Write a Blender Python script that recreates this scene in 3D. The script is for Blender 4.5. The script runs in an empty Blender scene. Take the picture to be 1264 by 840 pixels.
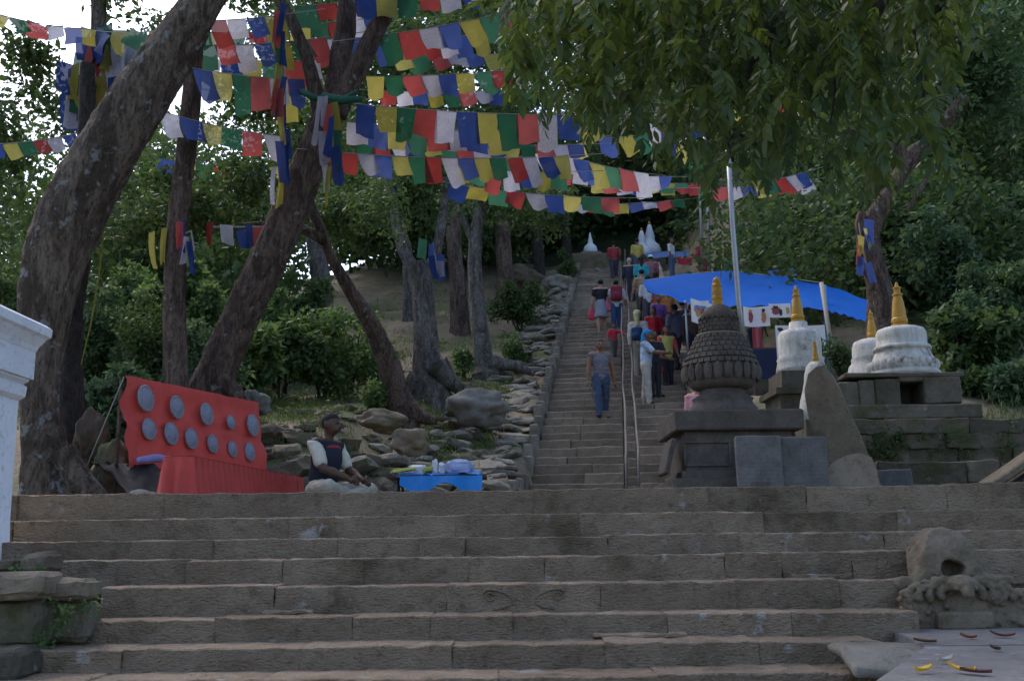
import bpy, bmesh, math, random
import numpy as np
from mathutils import Vector, Matrix, noise

random.seed(7); RNG = np.random.default_rng(7)
R = math.radians
SC = bpy.context.scene
COL = SC.collection

# ------------------------------------------------------------------ camera
F, CX, CY, EYE = 1286.0, 632.0, 420.0, 1.6
PITCH, ROLL = R(11.0), 0.012
_f = Vector((0, math.cos(PITCH), math.sin(PITCH)))
_r0 = Vector((1, 0, 0)); _u0 = Vector((0, -math.sin(PITCH), math.cos(PITCH)))
_r = _r0*math.cos(ROLL) - _u0*math.sin(ROLL)
_u = _r0*math.sin(ROLL) + _u0*math.cos(ROLL)
cam_d = bpy.data.cameras.new('camera'); cam = bpy.data.objects.new('camera', cam_d); COL.objects.link(cam)
cam_d.sensor_width = 36; cam_d.lens = 36*F/1264; cam_d.clip_end = 2000; cam_d.clip_start = 0.05
cam.matrix_world = Matrix(((_r.x, _u.x, -_f.x, 0), (_r.y, _u.y, -_f.y, 0), (_r.z, _u.z, -_f.z, EYE), (0, 0, 0, 1)))
SC.camera = cam

# ------------------------------------------------------------------ sky, sun, exposure
SUN_EL, SUN_AZ = R(52), R(-38)          # azimuth from +Y, negative = towards -X
w = bpy.data.worlds.new('World'); SC.world = w; w.use_nodes = True
nt = w.node_tree; bg = nt.nodes['Background']
sky = nt.nodes.new('ShaderNodeTexSky'); sky.sky_type = 'NISHITA'; sky.sun_disc = False
sky.sun_elevation = SUN_EL; sky.sun_rotation = SUN_AZ
sky.air_density = 1.0; sky.dust_density = 7.0; sky.ozone_density = 1.5; sky.altitude = 1300
nt.links.new(sky.outputs[0], bg.inputs[0]); bg.inputs[1].default_value = 0.13
sl = bpy.data.lights.new('sun', 'SUN'); sun = bpy.data.objects.new('sun', sl); COL.objects.link(sun)
sl.energy = 0.5; sl.angle = R(14); sl.color = (1.0, 0.97, 0.93)
sd = Vector((math.sin(SUN_AZ)*math.cos(SUN_EL), math.cos(SUN_AZ)*math.cos(SUN_EL), math.sin(SUN_EL)))
sun.rotation_euler = (-sd).to_track_quat('-Z', 'Y').to_euler(); sun.location = (0, 0, 40)
vs = SC.view_settings
vs.view_transform = 'Standard'; vs.look = 'None'; vs.gamma = 1; vs.exposure = 1.65; vs.use_curve_mapping = False
SC.cycles.use_denoising = True
try: SC.cycles.denoiser = 'OPENIMAGEDENOISE'
except Exception: pass
SC.cycles.max_bounces = 6; SC.cycles.diffuse_bounces = 3; SC.cycles.transparent_max_bounces = 6

# ------------------------------------------------------------------ photo geometry helpers
def ray(px, py): return _r*((px-CX)/F) + _u*((CY-py)/F) + _f
def W(px, py, Y):
    d = ray(px, py); return Vector((0, 0, EYE)) + d*(Y/d.y)
def WZ(px, py, z):
    d = ray(px, py); return Vector((0, 0, EYE)) + d*((z-EYE)/d.z)
def M(Y): return Y/F                      # metres in a photo pixel at depth Y
def interp(x, pts):
    return float(np.interp(x, [p[0] for p in pts], [p[1] for p in pts]))
def sstep(a, b, x):
    t = min(1, max(0, (x-a)/(b-a))); return t*t*(3-2*t)

# ------------------------------------------------------------------ object helpers
def put(name, me, mat=None, parent=None, label=None, cat=None, group=None, kind=None, smooth=False, loc=None, rot=None, scale=None):
    o = bpy.data.objects.new(name, me); COL.objects.link(o)
    if mat is not None and me is not None and len(me.materials) == 0:
        for m in (mat if isinstance(mat, (list, tuple)) else [mat]): me.materials.append(m)
    if smooth: me.polygons.foreach_set('use_smooth', [True]*len(me.polygons))
    if parent is not None:
        o.parent = parent
        p = parent; inv = Matrix.Identity(4)
        o.matrix_parent_inverse = WORLD[parent.name].inverted() if parent.name in WORLD else inv
    mw = Matrix.LocRotScale(Vector(loc) if loc is not None else Vector((0, 0, 0)), rot, Vector(scale) if scale is not None else None)
    o.matrix_basis = mw
    WORLD[o.name] = mw
    if label: o['label'] = label
    if cat: o['category'] = cat
    if group: o['group'] = group
    if kind: o['kind'] = kind
    return o
WORLD = {}
def thing(name, loc, label, cat, group=None):
    return put(name, None, label=label, cat=cat, group=group, loc=loc)
def mk(name, V, Fc):
    me = bpy.data.meshes.new(name); me.from_pydata([tuple(v) for v in V], [], [tuple(f) for f in Fc]); me.update(); return me
def mk_np(name, V, Q):
    """fast mesh from arrays: V (n,3), Q (m,k) faces of equal size"""
    me = bpy.data.meshes.new(name); V = np.ascontiguousarray(V, dtype=np.float32); Q = np.ascontiguousarray(Q, dtype=np.int32)
    k = Q.shape[1]
    me.vertices.add(len(V)); me.vertices.foreach_set('co', V.ravel())
    me.loops.add(Q.size); me.loops.foreach_set('vertex_index', Q.ravel())
    me.polygons.add(len(Q)); me.polygons.foreach_set('loop_start', np.arange(0, Q.size, k, dtype=np.int32))
    me.update(calc_edges=True); me.validate(); return me

class MB:
    def __init__(s): s.V = []; s.F = []
    def add(s, V, Fc):
        n = len(s.V); s.V += [tuple(v) for v in V]; s.F += [tuple(i+n for i in f) for f in Fc]; return s
    def box(s, c, size, rot=None):
        c = Vector(c); h = Vector(size)/2; V = []
        for z in (-1, 1):
            for y in (-1, 1):
                for x in (-1, 1):
                    v = Vector((x*h.x, y*h.y, z*h.z))
                    if rot is not None: v = rot @ v
                    V.append(c+v)
        return s.add(V, [(0, 2, 3, 1), (4, 5, 7, 6), (0, 1, 5, 4), (2, 6, 7, 3), (0, 4, 6, 2), (1, 3, 7, 5)])
    def lathe(s, prof, c=(0, 0, 0), n=24, wob=0):
        V = []; Fc = []
        for (r, z) in prof:
            for i in range(n):
                a = 2*math.pi*i/n; rr = r*(1+wob*noise.noise(Vector((math.cos(a)*2, math.sin(a)*2, z*3+7))))
                V.append((c[0]+rr*math.cos(a), c[1]+rr*math.sin(a), c[2]+z))
        for k in range(len(prof)-1):
            for i in range(n):
                j = (i+1) % n; Fc.append((k*n+i, k*n+j, (k+1)*n+j, (k+1)*n+i))
        Fc.append(tuple(range(n-1, -1, -1))); Fc.append(tuple((len(prof)-1)*n+i for i in range(n)))
        return s.add(V, Fc)
    def sqlathe(s, prof, c=(0, 0, 0), rot=0):
        V = []; Fc = []
        for (r, z) in prof:
            for i in range(4):
                a = math.pi/4+i*math.pi/2+rot; V.append((c[0]+r*1.41421*math.cos(a), c[1]+r*1.41421*math.sin(a), c[2]+z))
        for k in range(len(prof)-1):
            for i in range(4):
                j = (i+1) % 4; Fc.append((k*4+i, k*4+j, (k+1)*4+j, (k+1)*4+i))
        Fc.append((3, 2, 1, 0)); n = (len(prof)-1)*4; Fc.append((n, n+1, n+2, n+3))
        return s.add(V, Fc)
    def tube(s, pts, rad, n=8, rough=0, flat=None, seed=0, cap=True):
        pts = [Vector(p) for p in pts]
        if not isinstance(rad, (list, tuple)): rad = [rad]*len(pts)
        V = []; Fc = []; up = None
        for k, p in enumerate(pts):
            t = (pts[min(k+1, len(pts)-1)]-pts[max(k-1, 0)])
            t = t.normalized() if t.length > 1e-9 else Vector((0, 0, 1))
            if up is None:
                up = t.orthogonal().normalized()
            up = (up - t*up.dot(t)); up = up.normalized() if up.length > 1e-6 else t.orthogonal().normalized()
            sd_ = t.cross(up)
            for i in range(n):
                a = 2*math.pi*i/n; d = up*math.cos(a)+sd_*math.sin(a)
                rr = rad[k]
                if rough:
                    q = p*0.9+d*1.1+Vector((seed, seed*2, 0))
                    rr *= 1+rough*(noise.noise(q*1.3)+.6*noise.noise(q*3.7)+.4*noise.noise(q*9)+.38*noise.noise(q*19)-.3*abs(noise.noise(Vector((q.x*14, q.y*14, q.z*6)))))
                V.append(p+d*rr)
        for k in range(len(pts)-1):
            for i in range(n):
                j = (i+1) % n; Fc.append((k*n+i, k*n+j, (k+1)*n+j, (k+1)*n+i))
        if cap:
            Fc.append(tuple(range(n-1, -1, -1))); Fc.append(tuple((len(pts)-1)*n+i for i in range(n)))
        return s.add(V, Fc)
    def mesh(s, name): return mk(name, s.V, s.F)

def smooth_path(pts, vals, per=6):
    """Catmull-Rom through pts with interpolated radii"""
    P = [Vector(p) for p in pts]; out = []; ov = []
    for i in range(len(P)-1):
        p0 = P[max(i-1, 0)]; p1 = P[i]; p2 = P[i+1]; p3 = P[min(i+2, len(P)-1)]
        for k in range(per):
            t = k/per
            out.append(.5*((2*p1)+(p2-p0)*t+(2*p0-5*p1+4*p2-p3)*t*t+(3*p1-p0-3*p2+p3)*t**3))
            ov.append(vals[i]*(1-t)+vals[i+1]*t)
    out.append(P[-1]); ov.append(vals[-1]); return out, ov

def rough_block(name, size, n=(6, 3, 3), amp=.012, bev=.02, seed=0, freq=5.0, face_amp=1.0):
    """a hewn stone: box grid with chamfered, wandering edges and uneven faces; origin at its centre"""
    sx, sy, sz = size
    def axis(L, k):
        b = min(bev, L*.2); return [-L/2, -L/2+b]+[-L/2+b+(L-2*b)*i/k for i in range(1, k)]+[L/2-b, L/2]
    A = [axis(sx, n[0]), axis(sy, n[1]), axis(sz, n[2])]; N = [len(a) for a in A]
    idx = {}; V = []
    def vid(i, j, k):
        key = (i, j, k)
        if key in idx: return idx[key]
        p = Vector((A[0][i], A[1][j], A[2][k])); ex = [i in (0, N[0]-1), j in (0, N[1]-1), k in (0, N[2]-1)]
        if sum(ex) >= 2:
            pull = bev*(.45 if sum(ex) == 2 else .6)
            for ax in range(3):
                if ex[ax]: p[ax] -= math.copysign(pull*(1+.8*noise.noise(p*6+Vector((seed*3.1, 0, 5)))), p[ax])
        q = p*freq+Vector((seed*7.3, seed*1.7, seed*.9))
        d = Vector((noise.noise(q), noise.noise(q+Vector((9, 0, 0))), noise.noise(q+Vector((0, 9, 0)))))
        d += .6*Vector((noise.noise(q*2.7), noise.noise(q*2.7+Vector((5, 3, 0))), noise.noise(q*2.7+Vector((0, 5, 8)))))
        p += d*amp*face_amp; idx[key] = len(V); V.append(p); return idx[key]
    Fc = []
    for i in range(N[0]-1):
        for k in range(N[2]-1):
            Fc.append((vid(i, 0, k), vid(i+1, 0, k), vid(i+1, 0, k+1), vid(i, 0, k+1)))
            Fc.append((vid(i, N[1]-1, k), vid(i, N[1]-1, k+1), vid(i+1, N[1]-1, k+1), vid(i+1, N[1]-1, k)))
    for i in range(N[0]-1):
        for j in range(N[1]-1):
            Fc.append((vid(i, j, 0), vid(i, j+1, 0), vid(i+1, j+1, 0), vid(i+1, j, 0)))
            Fc.append((vid(i, j, N[2]-1), vid(i+1, j, N[2]-1), vid(i+1, j+1, N[2]-1), vid(i, j+1, N[2]-1)))
    for j in range(N[1]-1):
        for k in range(N[2]-1):
            Fc.append((vid(0, j, k), vid(0, j, k+1), vid(0, j+1, k+1), vid(0, j+1, k)))
            Fc.append((vid(N[0]-1, j, k), vid(N[0]-1, j+1, k), vid(N[0]-1, j+1, k+1), vid(N[0]-1, j, k+1)))
    return mk(name, V, Fc)

def roughen(me, amp, freq, seed=0):
    n = len(me.vertices); V = np.empty(n*3, np.float32); me.vertices.foreach_get('co', V); V = V.reshape(-1, 3)
    me.update(); N = np.empty(n*3, np.float32); me.vertex_normals.foreach_get('vector', N); N = N.reshape(-1, 3)
    d = np.array([noise.noise(Vector(v)*freq)+.6*noise.noise(Vector(v)*freq*2.3)+.5*noise.noise(Vector(v)*freq*5) for v in V.tolist()])
    V = V+N*(d*amp)[:, None]; me.vertices.foreach_set('co', V.ravel().astype(np.float32)); me.update(); return me
def rock_mesh(name, seed, sub=2, flat=1.0, amp=.35, ang=True):
    bm = bmesh.new(); bmesh.ops.create_icosphere(bm, subdivisions=sub, radius=1)
    off = Vector((seed*5.1, seed*2.3, seed))
    for v in bm.verts:
        d = v.co.normalized(); c = Vector([math.copysign(abs(x)**.62, x) for x in d]) if ang else d
        v.co = c*(1+amp*noise.noise(d*1.4+off)+amp*.5*noise.noise(d*3.3+off)); v.co.z *= flat
    me = bpy.data.meshes.new(name); bm.to_mesh(me); bm.free(); return me

# ------------------------------------------------------------------ SDF bodies (smooth unions, surface nets)
def cap(a, b, ra, rb=None): return ('c', np.array(a, float), np.array(b, float), ra, ra if rb is None else rb)
def ell(c, r, rot=None): return ('e', np.array(c, float), np.array(r, float), rot)
def sdf_eval(P, prims, k):
    D = None
    for p in prims:
        if p[0] == 'c':
            a, b, ra, rb = p[1:]; ab = b-a; L = max(ab@ab, 1e-9)
            t = np.clip(((P-a)@ab)/L, 0, 1); d = np.linalg.norm(P-a-t[..., None]*ab, axis=-1)-(ra+(rb-ra)*t)
        else:
            c, r, rot = p[1:]; q = P-c
            if rot is not None: q = q@np.array(rot)
            kk = np.linalg.norm(q/r, axis=-1); d = (kk-1)*np.min(r)*np.clip(1+.0*kk, 1, 1)
        if D is None: D = d
        else:
            h = np.clip(.5+.5*(D-d)/k, 0, 1); D = D*(1-h)+d*h-k*h*(1-h)
    return D
def sdf_mesh(name, prims, h=.016, k=.03, cut=None):
    lo = np.full(3, 1e9); hi = -lo
    for p in prims:
        if p[0] == 'c':
            r = max(p[3], p[4]); lo = np.minimum(lo, np.minimum(p[1], p[2])-r); hi = np.maximum(hi, np.maximum(p[1], p[2])+r)
        else:
            r = np.max(p[2]); lo = np.minimum(lo, p[1]-r); hi = np.maximum(hi, p[1]+r)
    lo -= 2*h+k*.3; hi += 2*h+k*.3
    n = np.ceil((hi-lo)/h).astype(int)+1
    ax = [lo[i]+h*np.arange(n[i]) for i in range(3)]
    P = np.stack(np.meshgrid(*ax, indexing='ij'), -1)
    D = sdf_eval(P, prims, k)
    if cut is not None: D = np.maximum(D, cut(P))
    ins = D < 0
    c = [(i, j, l) for i in (0, 1) for j in (0, 1) for l in (0, 1)]
    sl_ = lambda o: tuple(slice(o[a], n[a]-1+o[a]) for a in range(3))
    cnt = sum(ins[sl_(o)].astype(np.int8) for o in c); act = (cnt > 0) & (cnt < 8)
    pos = np.zeros(act.shape+(3,)); num = np.zeros(act.shape)
    for o1 in c:
        for a in range(3):
            if o1[a] == 0:
                o2 = list(o1); o2[a] = 1; o2 = tuple(o2)
                d1 = D[sl_(o1)]; d2 = D[sl_(o2)]; m = (d1 < 0) != (d2 < 0)
                t = np.where(m, d1/np.where(m, d1-d2, 1), 0)
                e = np.array(o1, float)+0*t[..., None]; e[..., a] += t
                pos += e*m[..., None]; num += m
    ids = -np.ones(act.shape, int); ids[act] = np.arange(act.sum())
    I = np.argwhere(act); V = (I+pos[act]/num[act][:, None])*h+lo
    Q = []
    for a in range(3):
        b, d_ = (a+1) % 3, (a+2) % 3
        s1 = [slice(None)]*3; s2 = [slice(None)]*3
        s1[a] = slice(0, n[a]-1); s2[a] = slice(1, n[a])
        for q in (b, d_): s1[q] = slice(1, n[q]-1); s2[q] = slice(1, n[q]-1)
        x1 = ins[tuple(s1)]; x2 = ins[tuple(s2)]
        for flip, m in ((False, x1 & ~x2), (True, ~x1 & x2)):
            E = np.argwhere(m)
            if len(E) == 0: continue
            E[:, b] += 1; E[:, d_] += 1
            def cell(db, dd):
                G = E.copy(); G[:, b] += db; G[:, d_] += dd; return ids[G[:, 0], G[:, 1], G[:, 2]]
            q = np.stack([cell(-1, -1), cell(0, -1), cell(0, 0), cell(-1, 0)], 1)
            Q.append(q[:, ::-1] if flip else q)
    Q = np.concatenate(Q); return mk_np(name, V, Q)

# ------------------------------------------------------------------ materials
MATS = {}
def _new(name):
    m = bpy.data.materials.new(name); m.use_nodes = True; t = m.node_tree; t.nodes.clear()
    out = t.nodes.new('ShaderNodeOutputMaterial'); return m, t, out
def _mixc(t, fac, a, b):
    n = t.nodes.new('ShaderNodeMix'); n.data_type = 'RGBA'
    for s, v in ((0, fac), (6, a), (7, b)):
        if hasattr(v, 'is_linked') or hasattr(v, 'links'): t.links.new(v, n.inputs[s])
        elif s == 0: n.inputs[0].default_value = v
        else: n.inputs[s].default_value = (*v, 1)
    return n.outputs[2]
def _noise(t, co, scale, detail=5, rough=.6, dist=0):
    n = t.nodes.new('ShaderNodeTexNoise'); n.inputs['Scale'].default_value = scale; n.inputs['Detail'].default_value = detail
    n.inputs['Roughness'].default_value = rough; n.inputs['Distortion'].default_value = dist
    if co is not None: t.links.new(co, n.inputs['Vector'])
    return n.outputs['Fac']
def _ramp(t, v, a, b):
    n = t.nodes.new('ShaderNodeMapRange'); n.inputs[1].default_value = a; n.inputs[2].default_value = b
    t.links.new(v, n.inputs[0]); return n.outputs[0]
def _stretch(t, co, s):
    n = t.nodes.new('ShaderNodeMapping'); n.inputs['Scale'].default_value = s; t.links.new(co, n.inputs['Vector']); return n.outputs[0]
def stone(name, c1, c2, scale=4, bump=.4, rough=.85, moss=None, moss_amt=.45, lichen=None, lich_amt=.62, stretch=(1, 1, 1), objvar=.25, fine=60, bdist=.02, chisel=0, dkr=(.54, .78), blotch=False):
    m, t, out = _new(name); N = t.nodes; L = t.links
    g = N.new('ShaderNodeNewGeometry'); co = _stretch(t, g.outputs['Position'], stretch)
    b = N.new('ShaderNodeBsdfPrincipled'); b.inputs['Roughness'].default_value = rough; b.inputs['Specular IOR Level'].default_value = .25
    n1 = _noise(t, co, scale, 7, .65, .4 if not blotch else 1.2); n2 = _noise(t, co, scale*7, 6, .7); n3 = _noise(t, g.outputs['Position'], fine, 4, .7)
    col = _mixc(t, _ramp(t, n1, *((.41, .59) if blotch else (.32, .68))), c1, c2)
    dk = tuple(x*.45 for x in c1); col = _mixc(t, _ramp(t, n2, *dkr), col, dk)
    lt = tuple(min(1, x*1.35) for x in c2); col = _mixc(t, _ramp(t, n3, .6, .85), col, lt)
    if moss:
        nm = _noise(t, g.outputs['Position'], scale*.6, 6, .7); col = _mixc(t, _ramp(t, nm, 1-moss_amt, 1-moss_amt+.13), col, moss)
    if lichen:
        nl = _noise(t, g.outputs['Position'], scale*2.2, 4, .6); col = _mixc(t, _ramp(t, nl, lich_amt, lich_amt+.06), col, lichen)
    oi = N.new('ShaderNodeObjectInfo'); hs = N.new('ShaderNodeHueSaturation')
    mr = N.new('ShaderNodeMapRange'); mr.inputs[3].default_value = 1-objvar; mr.inputs[4].default_value = 1+objvar
    L.new(oi.outputs['Random'], mr.inputs[0]); L.new(mr.outputs[0], hs.inputs['Value']); L.new(col, hs.inputs['Color'])
    L.new(hs.outputs[0], b.inputs['Base Color'])
    bp = N.new('ShaderNodeBump'); bp.inputs['Strength'].default_value = bump; bp.inputs['Distance'].default_value = bdist
    ad = N.new('ShaderNodeMath'); ad.operation = 'ADD'; L.new(n2, ad.inputs[0])
    mu = N.new('ShaderNodeMath'); mu.operation = 'MULTIPLY'; mu.inputs[1].default_value = .5; L.new(n3, mu.inputs[0]); L.new(mu.outputs[0], ad.inputs[1])
    hh = ad.outputs[0]
    if chisel:
        sc = _noise(t, _stretch(t, g.outputs['Position'], (34, 34, 90)), 1, 3, .6); a2 = N.new('ShaderNodeMath'); a2.operation = 'MULTIPLY_ADD'
        a2.inputs[1].default_value = chisel; L.new(sc, a2.inputs[0]); L.new(hh, a2.inputs[2]); hh = a2.outputs[0]
    L.new(hh, bp.inputs['Height']); L.new(bp.outputs[0], b.inputs['Normal']); L.new(b.outputs[0], out.inputs[0])
    return m
def bark(name, c1, c2, lichen=(.33, .33, .30), lich=.6, scale=5, bump=.9):
    return stone(name, c1, c2, scale=scale, bump=bump, rough=.95, lichen=lichen, lich_amt=lich, stretch=(1.6, 1.6, .45), objvar=.05, fine=30, bdist=.14, dkr=(.46, .68), blotch=True)
def plain(name, c, rough=.6, metal=0, var=.12, nscale=12, bump=.1, spec=.3, trans=0, sheen=0):
    m, t, out = _new(name); N = t.nodes; L = t.links
    g = N.new('ShaderNodeNewGeometry'); b = N.new('ShaderNodeBsdfPrincipled')
    n1 = _noise(t, g.outputs['Position'], nscale, 5, .65)
    col = _mixc(t, n1, tuple(x*(1-var*2) for x in c), tuple(min(1, x*(1+var*2)) for x in c)); L.new(col, b.inputs['Base Color'])
    b.inputs['Roughness'].default_value = rough; b.inputs['Metallic'].default_value = metal; b.inputs['Specular IOR Level'].default_value = spec
    bp = N.new('ShaderNodeBump'); bp.inputs['Strength'].default_value = bump; bp.inputs['Distance'].default_value = .02
    L.new(n1, bp.inputs['Height']); L.new(bp.outputs[0], b.inputs['Normal'])
    sh = b.outputs[0]
    if trans:
        tr = N.new('ShaderNodeBsdfTranslucent'); L.new(col, tr.inputs[0]); mx = N.new('ShaderNodeMixShader'); mx.inputs[0].default_value = trans
        L.new(sh, mx.inputs[1]); L.new(tr.outputs[0], mx.inputs[2]); sh = mx.outputs[0]
    L.new(sh, out.inputs[0]); return m
def leafm(name, c1, c2, c3=None, trans=.35, rough=.62, spec=.2):
    """leaves: a shade of its own for every leaf, light passes through"""
    m, t, out = _new(name); N = t.nodes; L = t.links
    g = N.new('ShaderNodeNewGeometry'); b = N.new('ShaderNodeBsdfPrincipled')
    oi = N.new('ShaderNodeObjectInfo')
    col = _mixc(t, g.outputs['Random Per Island'], c1, c2)
    nz = _noise(t, g.outputs['Position'], .55, 3, .6)
    if c3: col = _mixc(t, _ramp(t, nz, .5, .66), col, c3)
    L.new(col, b.inputs['Base Color']); b.inputs['Roughness'].default_value = rough; b.inputs['Specular IOR Level'].default_value = spec
    tr = N.new('ShaderNodeBsdfTranslucent'); hs = N.new('ShaderNodeHueSaturation'); hs.inputs['Hue'].default_value = .485; hs.inputs['Saturation'].default_value = 1.15; hs.inputs['Value'].default_value = 1.5
    L.new(col, hs.inputs['Color']); L.new(hs.outputs[0], tr.inputs[0])
    mx = N.new('ShaderNodeMixShader'); mx.inputs[0].default_value = trans
    L.new(b.outputs[0], mx.inputs[1]); L.new(tr.outputs[0], mx.inputs[2]); L.new(mx.outputs[0], out.inputs[0]); return m

M_STEP = stone('hewn_step_stone', (.206, .147, .097), (.315, .239, .165), 2.2, .9, moss=(.125, .092, .055), moss_amt=.47, lichen=(.36, .32, .28), lich_amt=.64, objvar=.14, chisel=1.0, bdist=.04)
M_STAIR = stone('worn_stair_stone', (.17, .13, .093), (.28, .222, .165), 3, .4, moss=(.11, .11, .06), moss_amt=.42, objvar=.2)
M_GREY = stone('pale_grey_stone', (.14, .122, .096), (.265, .236, .19), 3, .7, moss=(.15, .16, .09), moss_amt=.42, objvar=.25)
M_ROCK = stone('brown_rock', (.105, .08, .055), (.19, .15, .105), 3, .7, moss=(.085, .085, .04), moss_amt=.5, objvar=.3)
M_BOULDER = stone('grey_boulder', (.125, .11, .092), (.24, .22, .19), 2.5, .5, moss=(.13, .13, .08), moss_amt=.4, objvar=.2)
M_DARK = stone('dark_carved_stone', (.072, .057, .047), (.135, .112, .095), 6, .5, moss=(.08, .08, .06), moss_amt=.38, objvar=.1)
M_TABLET = stone('slate_tablet', (.085, .085, .09), (.135, .133, .135), 5, .25, objvar=.1)
M_SLAB = stone('mossy_slab', (.125, .092, .062), (.215, .168, .118), 4, .9, moss=(.10, .084, .048), moss_amt=.48, lichen=(.36, .34, .30), lich_amt=.68, objvar=.1)
M_WALL = stone('mossy_wall_stone', (.08, .064, .047), (.145, .12, .09), 3, .8, moss=(.06, .062, .025), moss_amt=.52, lichen=(.28, .28, .26), lich_amt=.68, objvar=.25)
M_PAVE = stone('smooth_paving', (.13, .118, .108), (.205, .19, .175), 3.5, .7, moss=(.12, .105, .085), moss_amt=.40, lichen=(.27, .26, .25), lich_amt=.64, objvar=.06)
M_WHITEW = stone('whitewash', (.64, .655, .69), (.75, .765, .80), 3, .2, lichen=(.52, .52, .52), lich_amt=.66, objvar=.03)
M_WEATHW = stone('weathered_whitewash', (.38, .36, .32), (.64, .62, .57), 5, .5, moss=(.15, .14, .11), moss_amt=.46, stretch=(3, 3, .5), objvar=.05)
M_GOLD = plain('gilt_paint', (.42, .23, .035), .55, 0.1, .2, 25)
M_EARTH = stone('hillside_earth', (.135, .10, .065), (.20, .16, .105), .8, .7, moss=(.075, .095, .03), moss_amt=.52, objvar=0, fine=12, bdist=.08)
M_BARK1 = bark('grey_brown_bark', (.11, .078, .055), (.31, .235, .17), lich=.595, scale=3.2, bump=1.0)
M_BARK2 = bark('red_brown_bark', (.105, .068, .052), (.28, .195, .15), lich=.63, scale=3.5, bump=1.0)
M_BARK3 = bark('pale_bark', (.13, .11, .095), (.32, .285, .25), lich=.6, scale=3.5, bump=1.0)
M_BARKD = bark('dark_bark', (.055, .045, .038), (.10, .085, .07), lich=.7)
M_LEAFN = leafm('olive_leaflet', (.040, .070, .018), (.115, .150, .040), (.05, .10, .05), .48, .45, .35)
M_LEAFA = leafm('dark_leaf', (.032, .062, .022), (.085, .13, .042), (.055, .09, .04), .34)
M_HILL = stone('wooded_ground', (.018, .030, .010), (.045, .065, .022), 1.2, .8, objvar=0, fine=6, bdist=.3)
M_LEAFB = leafm('bright_shrub_leaf', (.058, .105, .036), (.125, .195, .065), (.055, .095, .035), .36)
M_LEAFC = leafm('bluegreen_leaf', (.042, .08, .038), (.105, .165, .08), (.06, .10, .035), .33)
M_GRASS = leafm('grass_blade', (.06, .10, .03), (.14, .17, .06), None, .3, .6)
M_RED = plain('red_cloth', (.52, .075, .062), .8, var=.14, nscale=7, bump=.15, trans=.12)
M_STEEL = plain('galvanised_pipe', (.33, .33, .33), .45, .7, .15, 20)
M_DSTEEL = plain('rusty_rail', (.13, .11, .095), .75, 0, .3, 15)
# ------------------------------------------------------------------ terrain
UX, UY = 0.1082, 0.9941                        # direction of the long stairway (plan)
PLAT = 1.985
RISE, RUN, S0, NSTEP = .19, .456, 16.5, 56
def SL(s, l, z=0): return Vector((s*UX+l*UY, s*UY-l*UX, z))
def sl_of(X, Y): return X*UX+Y*UY, X*UY-Y*UX
NL = [(13, .37), (14.5, .75), (16.5, 1.1), (20, 2.05), (24, 3.6), (30, 6.1), (42, 11.1), (48, 12.3), (60, 19), (80, 31), (120, 58), (300, 90)]
FL = [(12.2, .37), (13.3, 1.0), (14.5, 1.6), (18, 2.4), (22, 3.2), (26, 4.4), (30, 5.8), (40, 10), (60, 17), (120, 44), (300, 60)]
VL = [(10, .37), (14, 1.2), (20, 2.6), (30, 6), (60, 15.5), (120, 31), (300, 40)]
RN = [(15, .37), (17, .7), (20, 1.75), (24, 3.35), (30, 5.8), (42, 10.9), (50, 12.6), (60, 19), (80, 31), (120, 58), (300, 90)]
RF = [(13.25, .37), (13.45, 1.5), (15.2, 1.6), (16, 2.1), (20, 3.2), (26, 6), (40, 13), (60, 24), (80, 36), (120, 62), (300, 95)]
def ground(X, Y):
    if Y < 7.6: return .55
    s, l = sl_of(X, Y)
    if l < -1.75:
        h = interp(s, NL)+(interp(Y, FL)-interp(s, NL))*sstep(-2.6, -4.6, l)
        h += (interp(Y, VL)-h)*sstep(-6, -12, X)
    elif l > 1.4:
        a = sstep(3.35, 3.6, X) if Y < 17 else sstep(1.6, 5.5, l)
        h = interp(s, RN)*(1-a)+interp(Y, RF)*a
    else:
        z = PLAT+RISE/RUN*(min(s, 42)-S0)-.1
        if s < S0+.1: z = PLAT-.02
        if s > 42: z += (s-42)*.12
        if s > 50: z = max(z, interp(s, NL)+EYE)
        return z
    amp = .05+.16*sstep(16, 30, Y)
    if Y < 12.5: amp = .02
    if 12.5 < Y < 16 and X > 3: amp = .02
    h += amp*noise.noise(Vector((X*.8, Y*.8, 3)))+amp*.5*noise.noise(Vector((X*2.2, Y*2.2, 9)))
    return h+EYE
def axis_lines(segs):
    out = []
    for a, b, st in segs:
        n = max(1, int(round((b-a)/st))); out += [a+(b-a)*i/n for i in range(n)]
    return out+[segs[-1][1]]
gx = axis_lines([(-300, -60, 40), (-60, -16, 4), (-16, -8, .8), (-8, 9, .24), (9, 18, .8), (18, 60, 4), (60, 300, 40)])
gy = axis_lines([(-200, -10, 30), (-10, 7.55, 3.5), (7.55, 7.62, .07), (7.62, 13.2, .4), (13.2, 13.5, .1), (13.5, 34, .27), (34, 60, .8), (60, 120, 5), (120, 400, 40)])
GV = np.array([(x, y, ground(x, y)) for y in gy for x in gx]); nx = len(gx)
gi = np.arange(len(gy)*nx).reshape(len(gy), nx)
GQ = np.stack([gi[:-1, :-1], gi[:-1, 1:], gi[1:, 1:], gi[1:, :-1]], -1).reshape(-1, 4)
farq = GV[GQ[:, 0], 1] > 50
terrain = put('hillside_ground', mk_np('hillside_ground', GV, GQ[~farq]), M_EARTH, kind='structure', smooth=True, label='earth hillside rising behind the stone steps')

put('wooded_hill', mk_np('wooded_hill', GV, GQ[farq]), M_HILL, kind='structure', smooth=True, label='dark wooded hill rising behind the stair head')
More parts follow.
